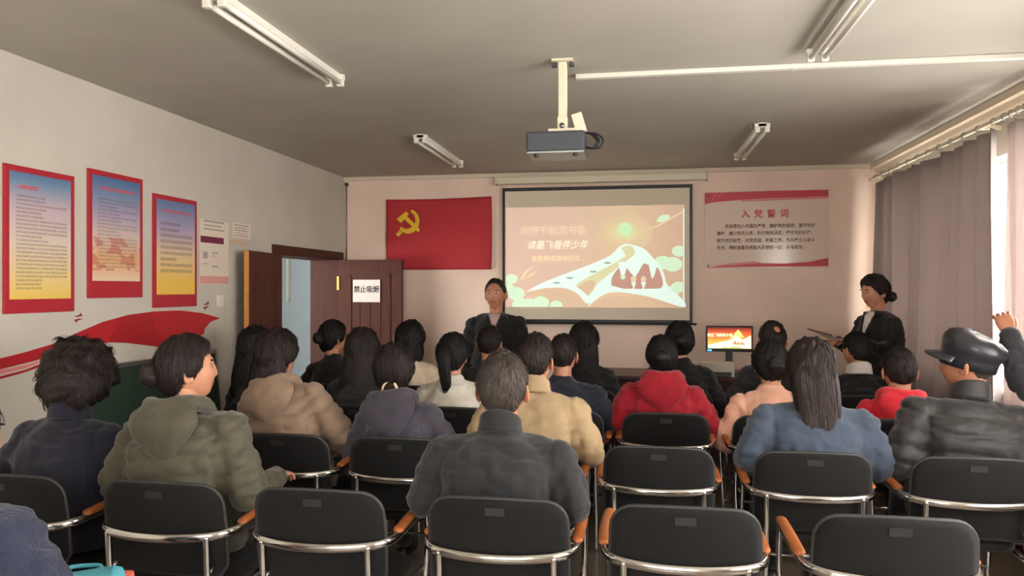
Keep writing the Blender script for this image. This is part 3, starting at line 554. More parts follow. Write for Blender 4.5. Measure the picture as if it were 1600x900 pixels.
# ------------------------------------------------------------------ chairs
M_fab = mat('chair_black_fabric', (16, 15, 15), .85, bump=.25, bscale=500, var=.12, vscale=12, sheen=.08, spec=.3); M_pipe = mat('chair_piping', (50, 48, 48), .55)
M_arm = mat('arm_wood', (172, 98, 50), .35, bump=.05, bscale=30, var=.2, vscale=10, stretch=(8, 1, 8)); M_patch = mat('chair_sticker', (40, 39, 39), .5)
def make_chair():
    r = empty('armchair')
    # backrest: rounded panel bent round the sitter, leaning back
    hw, z0, z1, cr, n = .25, .47, .835, .085, 7
    out = [(-hw + .03, z0), (hw - .03, z0), (hw, z0 + .05), (hw + .004, (z0 + z1) / 2)]
    out += [(hw - cr + cr * math.cos(a), z1 - cr + cr * math.sin(a)) for a in np.linspace(0, PI / 2, n)]
    out += [(x, z1 + .006 * (1 - (x / (hw - cr)) ** 2)) for x in np.linspace(hw - cr, -hw + cr, 9)[1:-1]]
    out += [(-hw + cr - cr * math.sin(a), z1 - cr + cr * math.cos(a)) for a in np.linspace(0, PI / 2, n)]
    out += [(-hw - .004, (z0 + z1) / 2), (-hw, z0 + .05)]
    def bp(x, z, d): return (x, -.205 - .05 * (z - z0) / (z1 - z0) - .035 * (1 - (x / hw) ** 2) + d, z)
    cx, cz = 0, (z0 + z1) / 2; R = []
    for s, d in ((.0, -.022), (.5, -.022), (.9, -.021), (.985, -.015), (1.0, 0), (.985, .015), (.9, .021), (.5, .022), (.0, .022)):
        R.append([bp(cx + (x - cx) * max(s, .02), cz + (z - cz) * max(s, .02), d) for x, z in out])
    bk = MB().rings(R).build('backrest', M_fab, r, True)
    q = MB(); q.tube([bp(x, z, 0) for x, z in out], .0075, 6, closed=True); q.build('piping', M_pipe, bk, True)
    q = MB(); x0, z = .0, z1 - .05
    q.prism([bp(-.035, z, -.0225), bp(.035, z, -.0225), bp(.035, z + .028, -.0225), bp(-.035, z + .028, -.0225)], (0, -.0015, 0)); q.build('sticker', M_patch, bk)
    # seat cushion
    R = []
    for z, k in ((.405, .0), (.405, .9), (.41, .98), (.43, 1.0), (.448, .975), (.455, .85), (.457, .0)):
        R.append([(.235 * max(k, .02) * (abs(math.cos(a)) ** .5) * (1 if math.cos(a) > 0 else -1), .02 + .225 * max(k, .02) * (abs(math.sin(a)) ** .5) * (1 if math.sin(a) > 0 else -1), z) for a in np.linspace(0, 2 * PI, 33)[:-1]])
    MB().rings(R).build('seat', M_fab, r, True)
    # flat chrome hoop from arm to arm round the back
    path = bez([(-.274, .24, .640), (-.278, .05, .650), (-.280, -.12, .652), (-.270, -.21, .648), (-.22, -.275, .645), (-.11, -.312, .642), (0, -.322, .641), (.11, -.312, .642), (.22, -.275, .645), (.270, -.21, .648), (.280, -.12, .652), (.278, .05, .650), (.274, .24, .640)], 4)
    q = MB(); q.tube(path, .0125, 10, True, flat=1.45); q.build('arm_hoop', M_chrome, r, True)
    for s in (-1, 1):
        q = MB(); q.tube(bez([(s * .272, .22, .668), (s * .276, .1, .675), (s * .278, -.04, .675), (s * .277, -.15, .668)], 4), .022, 10, True, flat=.62); q.build('arm_pad', M_arm, r, True)
        q = MB(); q.tube(bez([(s * .205, -.288, .64), (s * .205, -.275, .40), (s * .21, -.27, .2), (s * .21, -.28, .012)], 3), .0125, 10, True); q.build('leg', M_chrome, r, True)
        q = MB(); q.tube(bez([(s * .274, .235, .635), (s * .275, .25, .5), (s * .262, .235, .25), (s * .255, .25, .012)], 3), .0125, 10, True); q.build('leg', M_chrome, r, True)
        q = MB(); q.tube([(s * .208, -.272, .39), (s * .262, .236, .39)], .010, 8); q.build('seat_rail', M_chrome, r, True)
        q = MB(); q.tube([(s * .205, -.272, .50), (s * .20, -.225, .52)], .009, 8); q.build('back_bracket', M_steel, r, True)
    q = MB(); q.tube([(-.259, .238, .2), (.259, .238, .2)], .009, 8); q.build('stretcher', M_chrome, r, True)
    return r
def copy_tree(o, parent=None):
    c = o.copy(); COL.objects.link(c); c.parent = parent
    for ch in list(o.children): copy_tree(ch, c)
    return c
CH = [make_chair()]; used = [False]
def chair(x, y, label, rz=0, patch=False):
    r = CH[0] if not used[0] else copy_tree(CH[0]); used[0] = True
    r.location = (x, y, 0); r.rotation_euler = (0, 0, math.radians(rz)); tag(r, label, 'chair', 'black armchairs in rows')
    return r
RZ, RA, RB, RC, RD = 1.70, 2.62 + .27, 3.58 + .27, 4.55 + .27, 5.5 + .27      # hip line of each row; the backrest is .25 behind it
def hx(px, y): return onY(px, 450, y).x
# ------------------------------------------------------------------ people
def voxel(parts, vox, it=6, fac=.5):
    me = parts.mesh('tmp'); fixnormals(me); o = bpy.data.objects.new('tmp', me); COL.objects.link(o)
    m = o.modifiers.new('r', 'REMESH'); m.mode = 'VOXEL'; m.voxel_size = vox
    if it: s = o.modifiers.new('s', 'SMOOTH'); s.iterations = it; s.factor = fac
    out = bpy.data.meshes.new_from_object(o.evaluated_get(bpy.context.evaluated_depsgraph_get()))
    bpy.data.objects.remove(o); bpy.data.meshes.remove(me); out.materials.clear(); return out
def getv(me): a = np.empty(len(me.vertices) * 3, 'f'); me.vertices.foreach_get('co', a); return a.reshape(-1, 3).astype(float)
def getn(me): a = np.empty(len(me.vertices) * 3, 'f'); me.vertex_normals.foreach_get('vector', a); return a.reshape(-1, 3).astype(float)
def setv(me, V): me.vertices.foreach_set('co', V.astype('f').ravel()); me.update()
def nz(V, f, seed=0, st=(1, 1, 1)):
    return np.array([noise.noise(Vector((p[0] * f * st[0] + seed, p[1] * f * st[1], p[2] * f * st[2]))) for p in V])
def merge(mb, me, mi=0):                      # add an evaluated mesh to a builder
    mb.add([v.co[:] for v in me.vertices], [tuple(p.vertices) for p in me.polygons], mi); bpy.data.meshes.remove(me)
NA, NP = 64, 46
def head_pts(face=True, w=1.0):
    az = np.linspace(0, 2 * PI, NA + 1)[:-1]; po = np.linspace(.04, PI - .04, NP)
    A, P = np.meshgrid(az, po); x = np.sin(P) * np.sin(A); y = np.sin(P) * np.cos(A); z = np.cos(P)
    low = np.clip(-z, 0, 1)
    X = .077 * w * x * (1 - .30 * low ** 1.6); Y = .096 * y + .004; Z = .118 * z
    Y = np.where(y < 0, Y * (1 - .22 * low) - .006 * np.clip(z, 0, 1), Y * (1 - .06 * low))
    X = X * (1 + .05 * np.clip(z, 0, 1) * np.clip(-y, 0, 1))
    Y = Y + .012 * low ** 2 * (y > -.2)                      # chin comes forward
    if face:
        fr = np.clip(y * 2, 0, 1)
        def g(cx, cz, sx, sz): return np.exp(-((X - cx) / sx) ** 2 - ((Z - cz) / sz) ** 2) * fr
        nose = np.exp(-(X / (.008 + .006 * np.clip((.01 - Z) / .04, 0, 1))) ** 2) * fr * np.clip((.022 - Z) / .05, 0, 1) * (1 / (1 + np.exp(-(Z + .038) / .0028)))
        d = .014 * nose + .004 * g(0, .03, .04, .012) - .009 * (g(.031, .008, .014, .010) + g(-.031, .008, .014, .010))
        d += .004 * g(0, -.056, .022, .006) + .004 * g(0, -.068, .018, .006) - .003 * g(0, -.062, .024, .0025) + .006 * g(0, -.098, .02, .015) + .004 * (g(.042, -.025, .02, .02) + g(-.042, -.025, .02, .02))
        Y = Y + d
    return np.stack([X, Y, Z], -1), A, P
def grid_faces(rows, n):
    fs = []
    for k in range(rows - 1):
        for i in range(n): j = (i + 1) % n; fs.append((k * n + i, (k + 1) * n + i, (k + 1) * n + j, k * n + j))
    fs.append(tuple(range(n))); fs.append(tuple((rows - 1) * n + i for i in range(n - 1, -1, -1))); return fs
HEADP, HA, HP = head_pts(); HEADS, _, _ = head_pts(False)
def hair_mesh(style, rnd, mb, lowbun=False):
    S = HEADS.copy(); a = np.degrees(np.abs((HA + PI) % (2 * PI) - PI)); z = S[..., 2]      # a: 0 face .. 180 back
    woman = style in ('long', 'bob', 'pony', 'bun', 'curly', 'lowpony', 'halfup', 'lowbun', 'longback')
    fz = .066 if woman else (.086 if style == 'crop' else .076)
    thr = np.interp(a, [0, 35, 55, 70, 82, 95, 112, 130, 180], [fz, fz - .004, .045, .012, -.02, -.02, -.04, -.078, -.095] if woman else [fz, fz - .004, .05, .022, .0, .022, -.015, -.05, -.066])
    base = dict(short=.016, crop=.010, long=.026, bob=.030, pony=.020, lowpony=.022, bun=.020, lowbun=.020, longback=.028, halfup=.026, curly=.04, bald=.012, cap=.008)[style]
    t = base * (1 + .35 * np.clip(z / .1, 0, 1)) * np.clip((z - thr) / .02, 0, 1) ** .5
    if style in ('short', 'crop', 'cap'): t = t * np.interp(a, [0, 80, 120, 180], [1.2, .8, .8, .75]) * np.interp(z, [-.09, -.03, .03], [.35, .7, 1])
    if style == 'bald': t = t * np.clip((np.sqrt((S[..., 0] - .02) ** 2 + (S[..., 1] + .062) ** 2 + (S[..., 2] - .080) ** 2) - .024) / .016, -1, 1)
    t = np.where(z > thr, t, -.012)
    nrm = S / np.linalg.norm(S, axis=-1, keepdims=True)
    sd = rnd.uniform(0, 90); st = (9, 9, 1.6) if style != 'curly' else (6, 6, 6)
    flat = S.reshape(-1, 3)
    nn = nz(flat, 9 if style != 'curly' else 7, sd, st if style != 'curly' else (1, 1, 1)).reshape(t.shape)
    if style == 'curly': nn = nn + .7 * nz(flat, 45, sd).reshape(t.shape)
    t = np.where(t > 0, t * (1 + (.5 if style != 'curly' else .45) * nn), t)
    if style == 'curly': t = np.where(t > 0, t * (1 + .9 * np.clip(np.abs(S[..., 0]) / .08, 0, 1)), t)
    V = S + nrm * t[..., None]
    mb.add(V.reshape(-1, 3), grid_faces(NP, NA))
    def ribbons(G, count, k0f, lenf, lift, wid):           # thin hair ribbons that follow the columns of a ring grid
        K, n = len(G), len(G[0])
        for _ in range(count):
            i = rnd.uniform(0, n); ks = rnd.uniform(*k0f) * (K - 1); ke = min(K - 1, ks + rnd.uniform(*lenf) * (K - 1)); dr = rnd.uniform(-.06, .06) * n; lf = rnd.uniform(.2, 1) * lift
            pts = []; m = 7
            for q in range(m):
                f = ks + (ke - ks) * q / (m - 1); ii = i + dr * (q / (m - 1)) ** 1.5; k = min(int(f), K - 2); u = f - k; i0 = int(math.floor(ii)) % n; i1 = (i0 + 1) % n; v = ii - math.floor(ii)
                p = (Vector(G[k][i0]) * (1 - v) + Vector(G[k][i1]) * v) * (1 - u) + (Vector(G[k + 1][i0]) * (1 - v) + Vector(G[k + 1][i1]) * v) * u
                c = Vector((0, -.03, p.z * .6)); o = (p - c).normalized(); pts.append((p + o * lf * (.15 + .85 * (q / (m - 1)) ** 1.2 if lift < .02 else q / (m - 1)), o))
            vs = []
            for q in range(m):
                p, o = pts[q]; tg = (pts[min(q + 1, m - 1)][0] - pts[max(q - 1, 0)][0])
                if tg.length < 1e-6: break
                w = tg.cross(o).normalized() * wid * (1 - .75 * abs(2 * q / (m - 1) - .8)); vs += [p - w, p + o * wid * .5, p + w]
            if len(vs) == 3 * m: mb.add(vs, [(3 * q + e, 3 * q + 1 + e, 3 * q + 4 + e, 3 * q + 3 + e) for q in range(m - 1) for e in (0, 1)])
    ok = t > .002
    rows_ok = [k for k in range(NP) if ok[k].any()]
    for _ in range(1):
        G = [[V[k, i] for i in range(NA)] for k in range(max(rows_ok) + 1)]
        if style == 'curly': ribbons(G, 500, (.0, .8), (.06, .16), .022, .003)
        elif style in ('short', 'crop', 'bald', 'cap'): ribbons(G, 620, (.0, .9), (.1, .28), .011, .0020)
        else: ribbons(G, 560, (.0, .6), (.25, .6), .010, .0022)
    def strands(R):                                        # closed loft with ridges that run along it
        n = len(R[0]); rr = []
        for k, ring in enumerate(R):
            c = sum((Vector(p) for p in ring), Vector()) / n
            rr.append([c + (Vector(p) - c) * (1 + .10 * math.sin(i * 2.399 * 3 + sd) + .07 * noise.noise(Vector((i * .9, k * .35, sd)))) for i, p in enumerate(ring)])
        mb.rings(rr); ribbons(rr, 320, (.0, .6), (.3, .7), .012, .0024)
    def sheet(levels, n=36):                               # levels: (z, y centre, half width, half depth)
        strands([[(w * math.cos(2 * PI * i / n), yc + d * math.sin(2 * PI * i / n), zz) for i in range(n)] for zz, yc, w, d in levels])
    if style in ('long', 'halfup'):
        sheet([(.06, -.03, .06, .06), (.02, -.045, .088, .062), (-.03, -.055, .095, .058), (-.08, -.066, .097, .05), (-.13, -.085, .100, .042), (-.19, -.105, .098, .034), (-.25, -.118, .088, .028), (-.30, -.125, .066, .022), (-.335, -.127, .03, .012)])
    if style == 'longback':
        sheet([(.07, -.03, .06, .06), (.02, -.05, .090, .066), (-.03, -.065, .096, .062), (-.08, -.09, .094, .056), (-.13, -.125, .088, .048), (-.19, -.155, .078, .040), (-.25, -.172, .066, .034), (-.31, -.182, .050, .028), (-.37, -.188, .034, .020), (-.42, -.19, .012, .01)])
    if style == 'bob':
        sheet([(.06, -.02, .07, .07), (.02, -.03, .092, .078), (-.03, -.035, .099, .078), (-.08, -.042, .102, .074), (-.12, -.05, .098, .066), (-.145, -.052, .08, .05)])
    def tail(pts, rad, n=18):
        P = bez(pts, 5); m = len(P); R = []
        rads = np.interp(np.linspace(0, 1, m), np.linspace(0, 1, len(rad)), rad)
        b = MB(); b.tube(P, list(rads), n); strands([b.v[k * n:(k + 1) * n] for k in range(m)])
    if style == 'pony': tail([(0, -.09, .045), (0, -.135, .045), (0, -.155, .0), (.005, -.15, -.08), (.01, -.14, -.16), (.0, -.135, -.21)], [.022, .03, .036, .034, .028, .008])
    if style == 'lowpony': tail([(0, -.08, -.045), (0, -.118, -.075), (.01, -.135, -.13), (.015, -.135, -.19), (.02, -.13, -.26)], [.024, .03, .038, .034, .010])
    if style in ('bun', 'lowbun'):
        bz = .012 if style == 'bun' else -.045; b = MB(); b.ell((0, -.134, bz), (.048, .038, .044), 24, 14); V = np.array(b.v); c = np.array((0, -.134, bz)); V = c + (V - c) * (1 + .25 * nz(V, 28, sd) + .10 * nz(V, 90, sd))[:, None]; mb.add(V, b.f)
    if style == 'curly':
        b = MB(); b.ell((0, -.03, .0), (.135, .12, .105), 48, 34); V = np.array(b.v); c = np.array((0, -.03, .0))
        V = c + (V - c) * (1 + .16 * nz(V, 14, sd) + .14 * nz(V, 38, sd + 5))[:, None]; V[:, 1] = np.where(V[:, 1] > .045, .045 + (V[:, 1] - .045) * .15, V[:, 1]); mb.add(V, b.f)
def hand(mb, M, side, curl=.5, spread=.1, mi=0):
    # wrist at the origin, fingers along +Y, palm facing -Z, thumb towards +X * side
    b = MB(); s = side
    R = []
    for y, w, h in ((-.03, .024, .019), (0, .026, .018), (.03, .036, .016), (.06, .041, .015), (.088, .040, .013), (.098, .034, .008)):
        R.append([(s * .003 + w * (abs(math.cos(a)) ** .7) * math.copysign(1, math.cos(a)), y, h * (abs(math.sin(a)) ** .8) * math.copysign(1, math.sin(a))) for a in np.linspace(0, 2 * PI, 17)[:-1]])
    b.rings(R)
    for k, (x, ln) in enumerate(((.030, .068), (.0105, .078), (-.0095, .072), (-.0285, .056))):
        p = Vector((s * x, .085, 0)); a = 0; yaw = -s * spread * (k - 1.5) * -1; pts = [Vector((s * x * .9, .06, 0)), p.copy()]
        for q, fr in enumerate((.45, .32, .23)):
            a += curl * (.55, .75, .5)[q]; d = Vector((math.sin(-yaw) * math.cos(a), math.cos(a), -math.sin(a))); p = p + d * ln * fr; pts.append(p.copy())
        b.tube(bez(pts, 2), list(np.interp(np.linspace(0, 1, 9), [0, .5, 1], [.0095, .0088, .0068])), 8, True)
    b.tube(bez([(s * .018, .012, -.004), (s * .040, .038, -.010), (s * .052, .064, -.016 - .01 * curl), (s * .050, .088, -.022 - .02 * curl)], 3), list(np.interp(np.linspace(0, 1, 10), [0, .3, 1], [.014, .0125, .0075])), 8, True)
    b.v = [tuple(M @ Vector(p)) for p in b.v]; mb.add(b.v, b.f, mi)
SKIN = [mat('skin_%d' % i, c, .5, bump=.05, bscale=300, var=.06, vscale=20) for i, c in enumerate(((206, 146, 116), (192, 130, 100), (214, 158, 128)))]
for m_ in SKIN: m_.node_tree.nodes['Principled BSDF'].inputs['Subsurface Weight'].default_value = .08; m_.node_tree.nodes['Principled BSDF'].inputs['Subsurface Radius'].default_value = (.01, .004, .002)
M_eye = mat('eye_white', (196, 182, 174), .3); M_iris = mat('eye_dark', (30, 20, 16), .2); M_lip = mat('lips', (164, 92, 82), .5); M_brow = mat('eyebrow', (36, 28, 26), .8)
def hair_mat(name, c): return mat('hair_' + name, c, .5, bump=.5, bscale=60, var=.35, vscale=30, stretch=(5, 5, .5), spec=.35)
HB, HDK, HGR, HBR = hair_mat('black', (26, 22, 22)), hair_mat('dark_brown', (40, 30, 28)), hair_mat('greying', (74, 66, 60)), hair_mat('brown', (46, 35, 31))
def cloth(name, c, rough=.9, sheen=.2, bs=350, bump=.25, var=.1): return mat('cloth_' + name, c, rough, bump=bump, bscale=bs, var=var, vscale=14, sheen=sheen)
PANT = [cloth('trousers_black', (28, 28, 32)), cloth('trousers_navy', (34, 38, 56)), cloth('trousers_grey', (58, 56, 58))]
M_shoe = mat('shoe_leather', (24, 22, 22), .35)

def person(label, x, y, rz=0, ztop=1.33, headx=None, lean=4, head=(0, 0, 0), hair='short', hairm=None, top=None, th=.022, puff=0, pants=0, skin=0, sh=.17, bulk=1.0, arms='lap', hood=None, collar=None, stand=False, small=1.0, vneck=None, tie=None, extras=None, hs=1.1, handcurl=.6, group='seated audience', clip=None):
    rnd = random.Random(label); hairm = hairm or HB
    root = tag(empty('person', (x, y, 0), math.radians(rz)), label, 'person', group)
    hipz = .92 if stand else .555
    lam = math.radians(lean)
    L = (ztop - hipz - .272 * hs) / max(math.cos(lam), .8)
    lat = 0 if headx is None else math.asin(max(-.35, min(.35, (headx - x) / (L + .15))))
    up = Vector((math.sin(lat), math.sin(lam) * math.cos(lat), math.cos(lam) * math.cos(lat))); rt = Vector((math.cos(lat), 0, -math.sin(lat))).normalized(); fw = up.cross(rt).normalized()
    if fw.y < 0: fw = -fw
    H = Vector((0, 0, hipz))
    def S(a, b, t): return H + rt * a + fw * b + up * t
    k = bulk; q = small
    def torso(mb, e, low):
        secs = [(low, .178 * k + e, .135 * k + e), (.0, .185 * k + e, .145 * k + e), (.14, .170 * k + e, .130 * k + e), (.30, .178 * k + e, .128 * k + e), (L - .18, (sh + .008) * k + e, .122 * k + e), (L - .125, (sh - .012) * k + e * .7, .114 * k + e * .8), (L - .085, (sh - .038) * k + e * .5, .10 * k + e * .6), (L - .045, (sh - .078) * k + e * .5, .086 * k + e * .5), (L - .014, .080 + e * .4, .068 + e * .4)] + ([(L + .03, .058 + e * .3, .056 + e * .3)] if not vneck else [(L + .0, .05, .045)])
        R = []
        for t, w, d in secs:
            sl_ = .018 * math.sin(PI * min(max(t / L, 0), 1))            # upper back rounds a little
            R.append([S(w * (abs(math.cos(a)) ** .8) * math.copysign(1, math.cos(a)), -sl_ + d * (abs(math.sin(a)) ** .8) * math.copysign(1, math.sin(a)), t) for a in np.linspace(0, 2 * PI, 29)[:-1]])
        mb.rings(R)
    # joints
    shl = [S(s * sh * k, -.005, L - .112) for s in (-1, 1)]
    if arms == 'lap': el = [S(s * (sh + .100) * k, .02, L - .33) for s in (-1, 1)]; wr = [Vector((s * .12, .27, hipz + .10)) for s in (-1, 1)]
    elif arms == 'rest': el = [Vector((s * .292, -.03, .742)) + (S(0, 0, L) - H - Vector((0, 0, L))) * .4 for s in (-1, 1)]; wr = [Vector((s * .265, .22, .735)) for s in (-1, 1)]
    elif arms == 'down': el = [S(s * (sh + .065), -.01, L - .36) for s in (-1, 1)]; wr = [S(s * (sh + .07), .06, L - .60) for s in (-1, 1)]
    else: el, wr = [Vector(p) for p in arms[0]], [Vector(p) for p in arms[1]]
    def armtube(mb, e, i):
        mb.tube(bez([S((-.045, .045)[i] * k, -.01, L - .06), shl[i] + up * .002], 3), list(np.linspace(.046 + e * .6, .058 + e * .9, 4)), 14, True)
        P = bez([shl[i], el[i], wr[i]], 7); mb.tube(P, list(np.interp(np.linspace(0, 1, len(P)), [0, .5, 1], [.059 * k + e * .9, .050 * k + e, .035 + e * .8])), 14, True)
    # skin body, one mesh with the head and the hands
    body = MB(); core = MB(); torso(core, -.03, -.08)
    if stand: kn = [Vector((s * .095, .02, .48)) for s in (-1, 1)]; an = [Vector((s * .10, -.02, .09)) for s in (-1, 1)]
    else: kn = [Vector((s * .12, .42 * q, .52)) for s in (-1, 1)]; an = [Vector((s * .13, .40 * q, .10)) for s in (-1, 1)]
    hp = [H + Vector((s * .085, 0, -.01)) for s in (-1, 1)]
    for i in (0, 1):
        armtube(core, -.014, i); core.tube(bez([hp[i], kn[i], an[i]], 6), list(np.interp(np.linspace(0, 1, 13), [0, .5, 1], [.082, .058, .036])), 12, True)
    merge(body, voxel(core, .024, 3))
    HC = S(0, .030, L + .134 * hs); hm = Matrix.Translation(HC) @ Matrix.Rotation(math.radians(head[0]), 4, 'Z') @ Matrix.Rotation(math.radians(-head[1]), 4, 'X') @ Matrix.Rotation(math.radians(head[2]), 4, 'Y') @ Matrix.Scale(hs, 4)
    hp_ = [hm @ Vector(p) for p in HEADP.reshape(-1, 3)]
    b = MB(); b.add(hp_, grid_faces(NP, NA))
    fm = []
    for f in b.f[:-2]:
        c = HEADP.reshape(-1, 3)[list(f)].mean(0); fm.append(3 if (c[1] > .05 and abs(c[0]) < .024 - .3 * abs(c[2] + .062) and -.073 < c[2] < -.052) else 0)
    n0 = len(body.m); body.add(b.v, b.f, 0); body.m[n0:n0 + len(fm)] = fm
    nb = S(0, .0, L - .03); nt_ = hm @ Vector((0, -.018, -.055)); body.tube([nb, nb.lerp(nt_, .5), nt_], [.056 * hs / 1.1, .058 * hs / 1.1, .06 * hs / 1.1], 18, True)
    for s in (-1, 1):
        e = MB(); e.ell((s * .083, -.010, -.006), (.008, .021, .034), 14, 9, Matrix.Rotation(s * .55, 3, 'Z')); e.ell((s * .079, -.002, -.026), (.008, .012, .014), 8, 6); e.ell((s * .080, .0, -.004), (.008, .012, .022), 8, 6)
        body.add([hm @ Vector(p) for p in e.v], e.f, 0)
        for c, r_, mi in (((s * .031, .0750, .008), (.0125, .0125, .0070), 1), ((s * .031, .0842, .008), (.0055, .005, .0058), 2), ((s * .032, .0905, .030), (.019, .006, .0038), 4)):
            e = MB(); e.ell(c, r_, 12, 8); body.add([hm @ Vector(p) for p in e.v], e.f, mi)
    for i, s in enumerate((-1, 1)):
        d = (wr[i] - el[i]).normalized(); zax = Vector((0, 0, 1)) if abs(d.z) < .8 else Vector((s, 0, 0))
        xax = d.cross(zax).normalized(); zax = xax.cross(d)
        Mh = Matrix.Translation(wr[i] + d * .018) @ Matrix((xax, d, zax)).transposed().to_4x4()
        hand(body, Mh, -s, handcurl, .10)
    o = body.build('body', [SKIN[skin], M_eye, M_iris, M_lip, M_brow], root, True)
    # trousers and shoes
    leg = MB(); leg.ell(H + Vector((0, 0, -.0)), (.178 * k, .15 * k, .105), 20, 12)
    for i in (0, 1):
        P = bez([hp[i], kn[i], an[i] + Vector((0, 0, .01))], 6); leg.tube(P, list(np.interp(np.linspace(0, 1, 13), [0, .5, 1], [.092, .072, .058])), 14, True)
    me = voxel(leg, .02, 4); V = getv(me); setv(me, V + getn(me) * (.006 * nz(V, 12, 3))[:, None]); obj('trousers', me, PANT[pants], root, True)
    for i in (0, 1):
        b = MB(); R = []
        for yy, w, h in ((-.055, .02, .03), (-.045, .035, .06), (.0, .04, .08), (.06, .042, .062), (.12, .046, .045), (.17, .04, .036), (.195, .02, .02)):
            R.append([Vector((an[i].x + w * math.cos(a), an[i].y + yy, max(.0, h * .5 + h * .55 * math.sin(a)))) for a in np.linspace(0, 2 * PI, 17)[:-1]])
        b.rings(R); b.build('shoe', M_shoe, root, True)
    # top garment
    tp_ = MB(); torso(tp_, th, -.13 if stand else -.09)
    if stand: tp_.ell(H + Vector((0, 0, -.08)), (.188 * k + th, .15 * k + th, .13), 20, 10)
    for i in (0, 1): armtube(tp_, th, i)
    me = voxel(tp_, .013, 7, .5); V = getv(me); N = getn(me); sd = rnd.uniform(0, 50)
    disp = .007 * nz(V, 9, sd, (1, 1, .6)) + .005 * nz(V, 22, sd, (1, 1, .5))
    rg = 1 - np.abs(nz(V, 6.5, sd + 9, (1, 1, 1.5))) * 2.4; disp -= .008 * np.clip(rg, 0, 1) ** 3; rg = 1 - np.abs(nz(V, 11, sd + 19, (.7, 1, 1.6))) * 2.4; disp -= .006 * np.clip(rg, 0, 1) ** 3
    # distance along each sleeve, for creases and quilting
    arm = np.zeros(len(V)); isarm = np.zeros(len(V), bool)
    for i in (0, 1):
        for (p0, p1, o_) in ((shl[i], el[i], 0), (el[i], wr[i], (el[i] - shl[i]).length)):
            d = np.array(p1 - p0); ln = np.linalg.norm(d); d = d / ln; rel = V - np.array(p0); t = rel @ d; dist = np.linalg.norm(rel - t[:, None] * d, axis=1)
            spx = (V - np.array(H)) @ np.array(rt)
            msk = (t > -.02) & (t < ln + .03) & (dist < .11 + th) & (np.abs(spx) > (sh - .02) * k); arm[msk] = (t + o_)[msk]; isarm |= msk
    tt = (V - np.array(H)) @ np.array(up); lx = (V - np.array(H)) @ np.array(rt)
    seam = np.exp(-((np.abs(lx) - (sh - .012) * k - .02 * np.clip(L - .1 - tt, 0, .2)) / .007) ** 2) * np.clip((tt - .12) / .05, 0, 1) * (tt < L - .02); disp -= .007 * seam
    disp -= .010 * np.exp(-((np.abs(lx) - (sh + .035) * k) / .02) ** 2) * (tt < L - .2) * (tt > .0)
    if puff:
        s = np.where(isarm, arm, tt + .04 * np.abs((V - np.array(H)) @ np.array(rt)))
        disp += puff * 1.35 * (np.abs(np.sin(PI * (s + .012 * nz(V, 5, sd)) / .085)) ** .45 - .7)
    else: disp += np.where(isarm, .005 * np.sin(arm * 55 + 6 * V[:, 0] + 4 * nz(V, 8, sd)), .0)
    setv(me, V + N * disp[:, None]); top_o = obj('jacket', me, top, root, True)
    # collar / hood
    if collar:
        c_ = MB()
        for lv, rx in ((.0, .078), (.016, .075), (.032, .072), (.046, .071)): c_.tube([S(rx * math.cos(a) * (1 + th), -.012 + (rx + .002) * math.sin(a), L - .008 + lv * (1 - .45 * math.sin(a)) - .01 * math.sin(a)) for a in np.linspace(0, 2 * PI, 25)[:-1]], .0135, 8, closed=True)
        obj('collar', voxel(c_, .0075, 3), collar, root, True)
    if hood:
        c_ = MB(); hp0 = [(.085, .055, -.03), (.108, -.01, .005), (.092, -.075, .022), (.045, -.112, .020), (0, -.122, .016), (-.045, -.112, .020), (-.092, -.075, .022), (-.108, -.01, .005), (-.085, .055, -.03)]
        c_.tube(bez([S(a, b_ - th * .5, L + z_) for a, b_, z_ in hp0], 4), .036, 12, True)
        R = []
        for t_, w_, y_, d_ in ((.035, .095, -.105, .03), (.0, .145, -.118, .045), (-.05, .158, -.132, .052), (-.10, .132, -.138, .050), (-.15, .085, -.138, .042), (-.19, .045, -.134, .032), (-.215, .015, -.128, .018)):
            R.append([S(w_ * math.cos(a), y_ - th * .6 + d_ * math.sin(a), L + t_) for a in np.linspace(0, 2 * PI, 21)[:-1]])
        c_.rings(R); me = voxel(c_, .011, 3); V = getv(me); setv(me, V + getn(me) * (.006 * nz(V, 14, sd) + .004 * nz(V, 35, sd))[:, None]); obj('hood', me, hood, root, True)
    if vneck:                                             # shirt wedge and lapels laid on the jacket's front
        bv = BVHTree.FromPolygons([Vector(p) for p in getv(top_o.data)], [tuple(p.vertices) for p in top_o.data.polygons])
        def proj(a, t, off):
            o0 = S(a, .5, t); h = bv.ray_cast(o0, -fw); p = h[0] if h[0] else S(a, .06, t); return p + fw * off
        dep = vneck[1]; rows = 12; vs = []; fs = []
        for j in range(rows + 1):
            t = L - .010 - dep * j / rows; w_ = .060 * (1 - j / rows) ** .9 + .001
            for i in range(7): vs.append(proj(w_ * (i / 3 - 1), t, .004))
        for j in range(rows):
            for i in range(6): kk = j * 7 + i; fs.append((kk, kk + 1, kk + 8, kk + 7))
        so = MB().add(vs, fs).build('shirt', vneck[0], root, True); sm = so.modifiers.new('t', 'SOLIDIFY'); sm.thickness = .003
        for s in (-1, 1):
            vs = []; fs = []
            for j in range(rows + 1):
                t = L - .016 - (dep + .01) * j / rows; w_ = .060 * (1 - j / rows) ** .9; wd = .045 * math.sin(PI * (.15 + .8 * j / rows))
                for i in range(4): vs.append(proj(s * (w_ + wd * i / 3), t, .010))
            for j in range(rows):
                for i in range(3): kk = j * 4 + i; fs.append((kk, kk + 1, kk + 5, kk + 4))
            so = MB().add(vs, fs).build('lapel', top, root, True); sm = so.modifiers.new('t', 'SOLIDIFY'); sm.thickness = .005
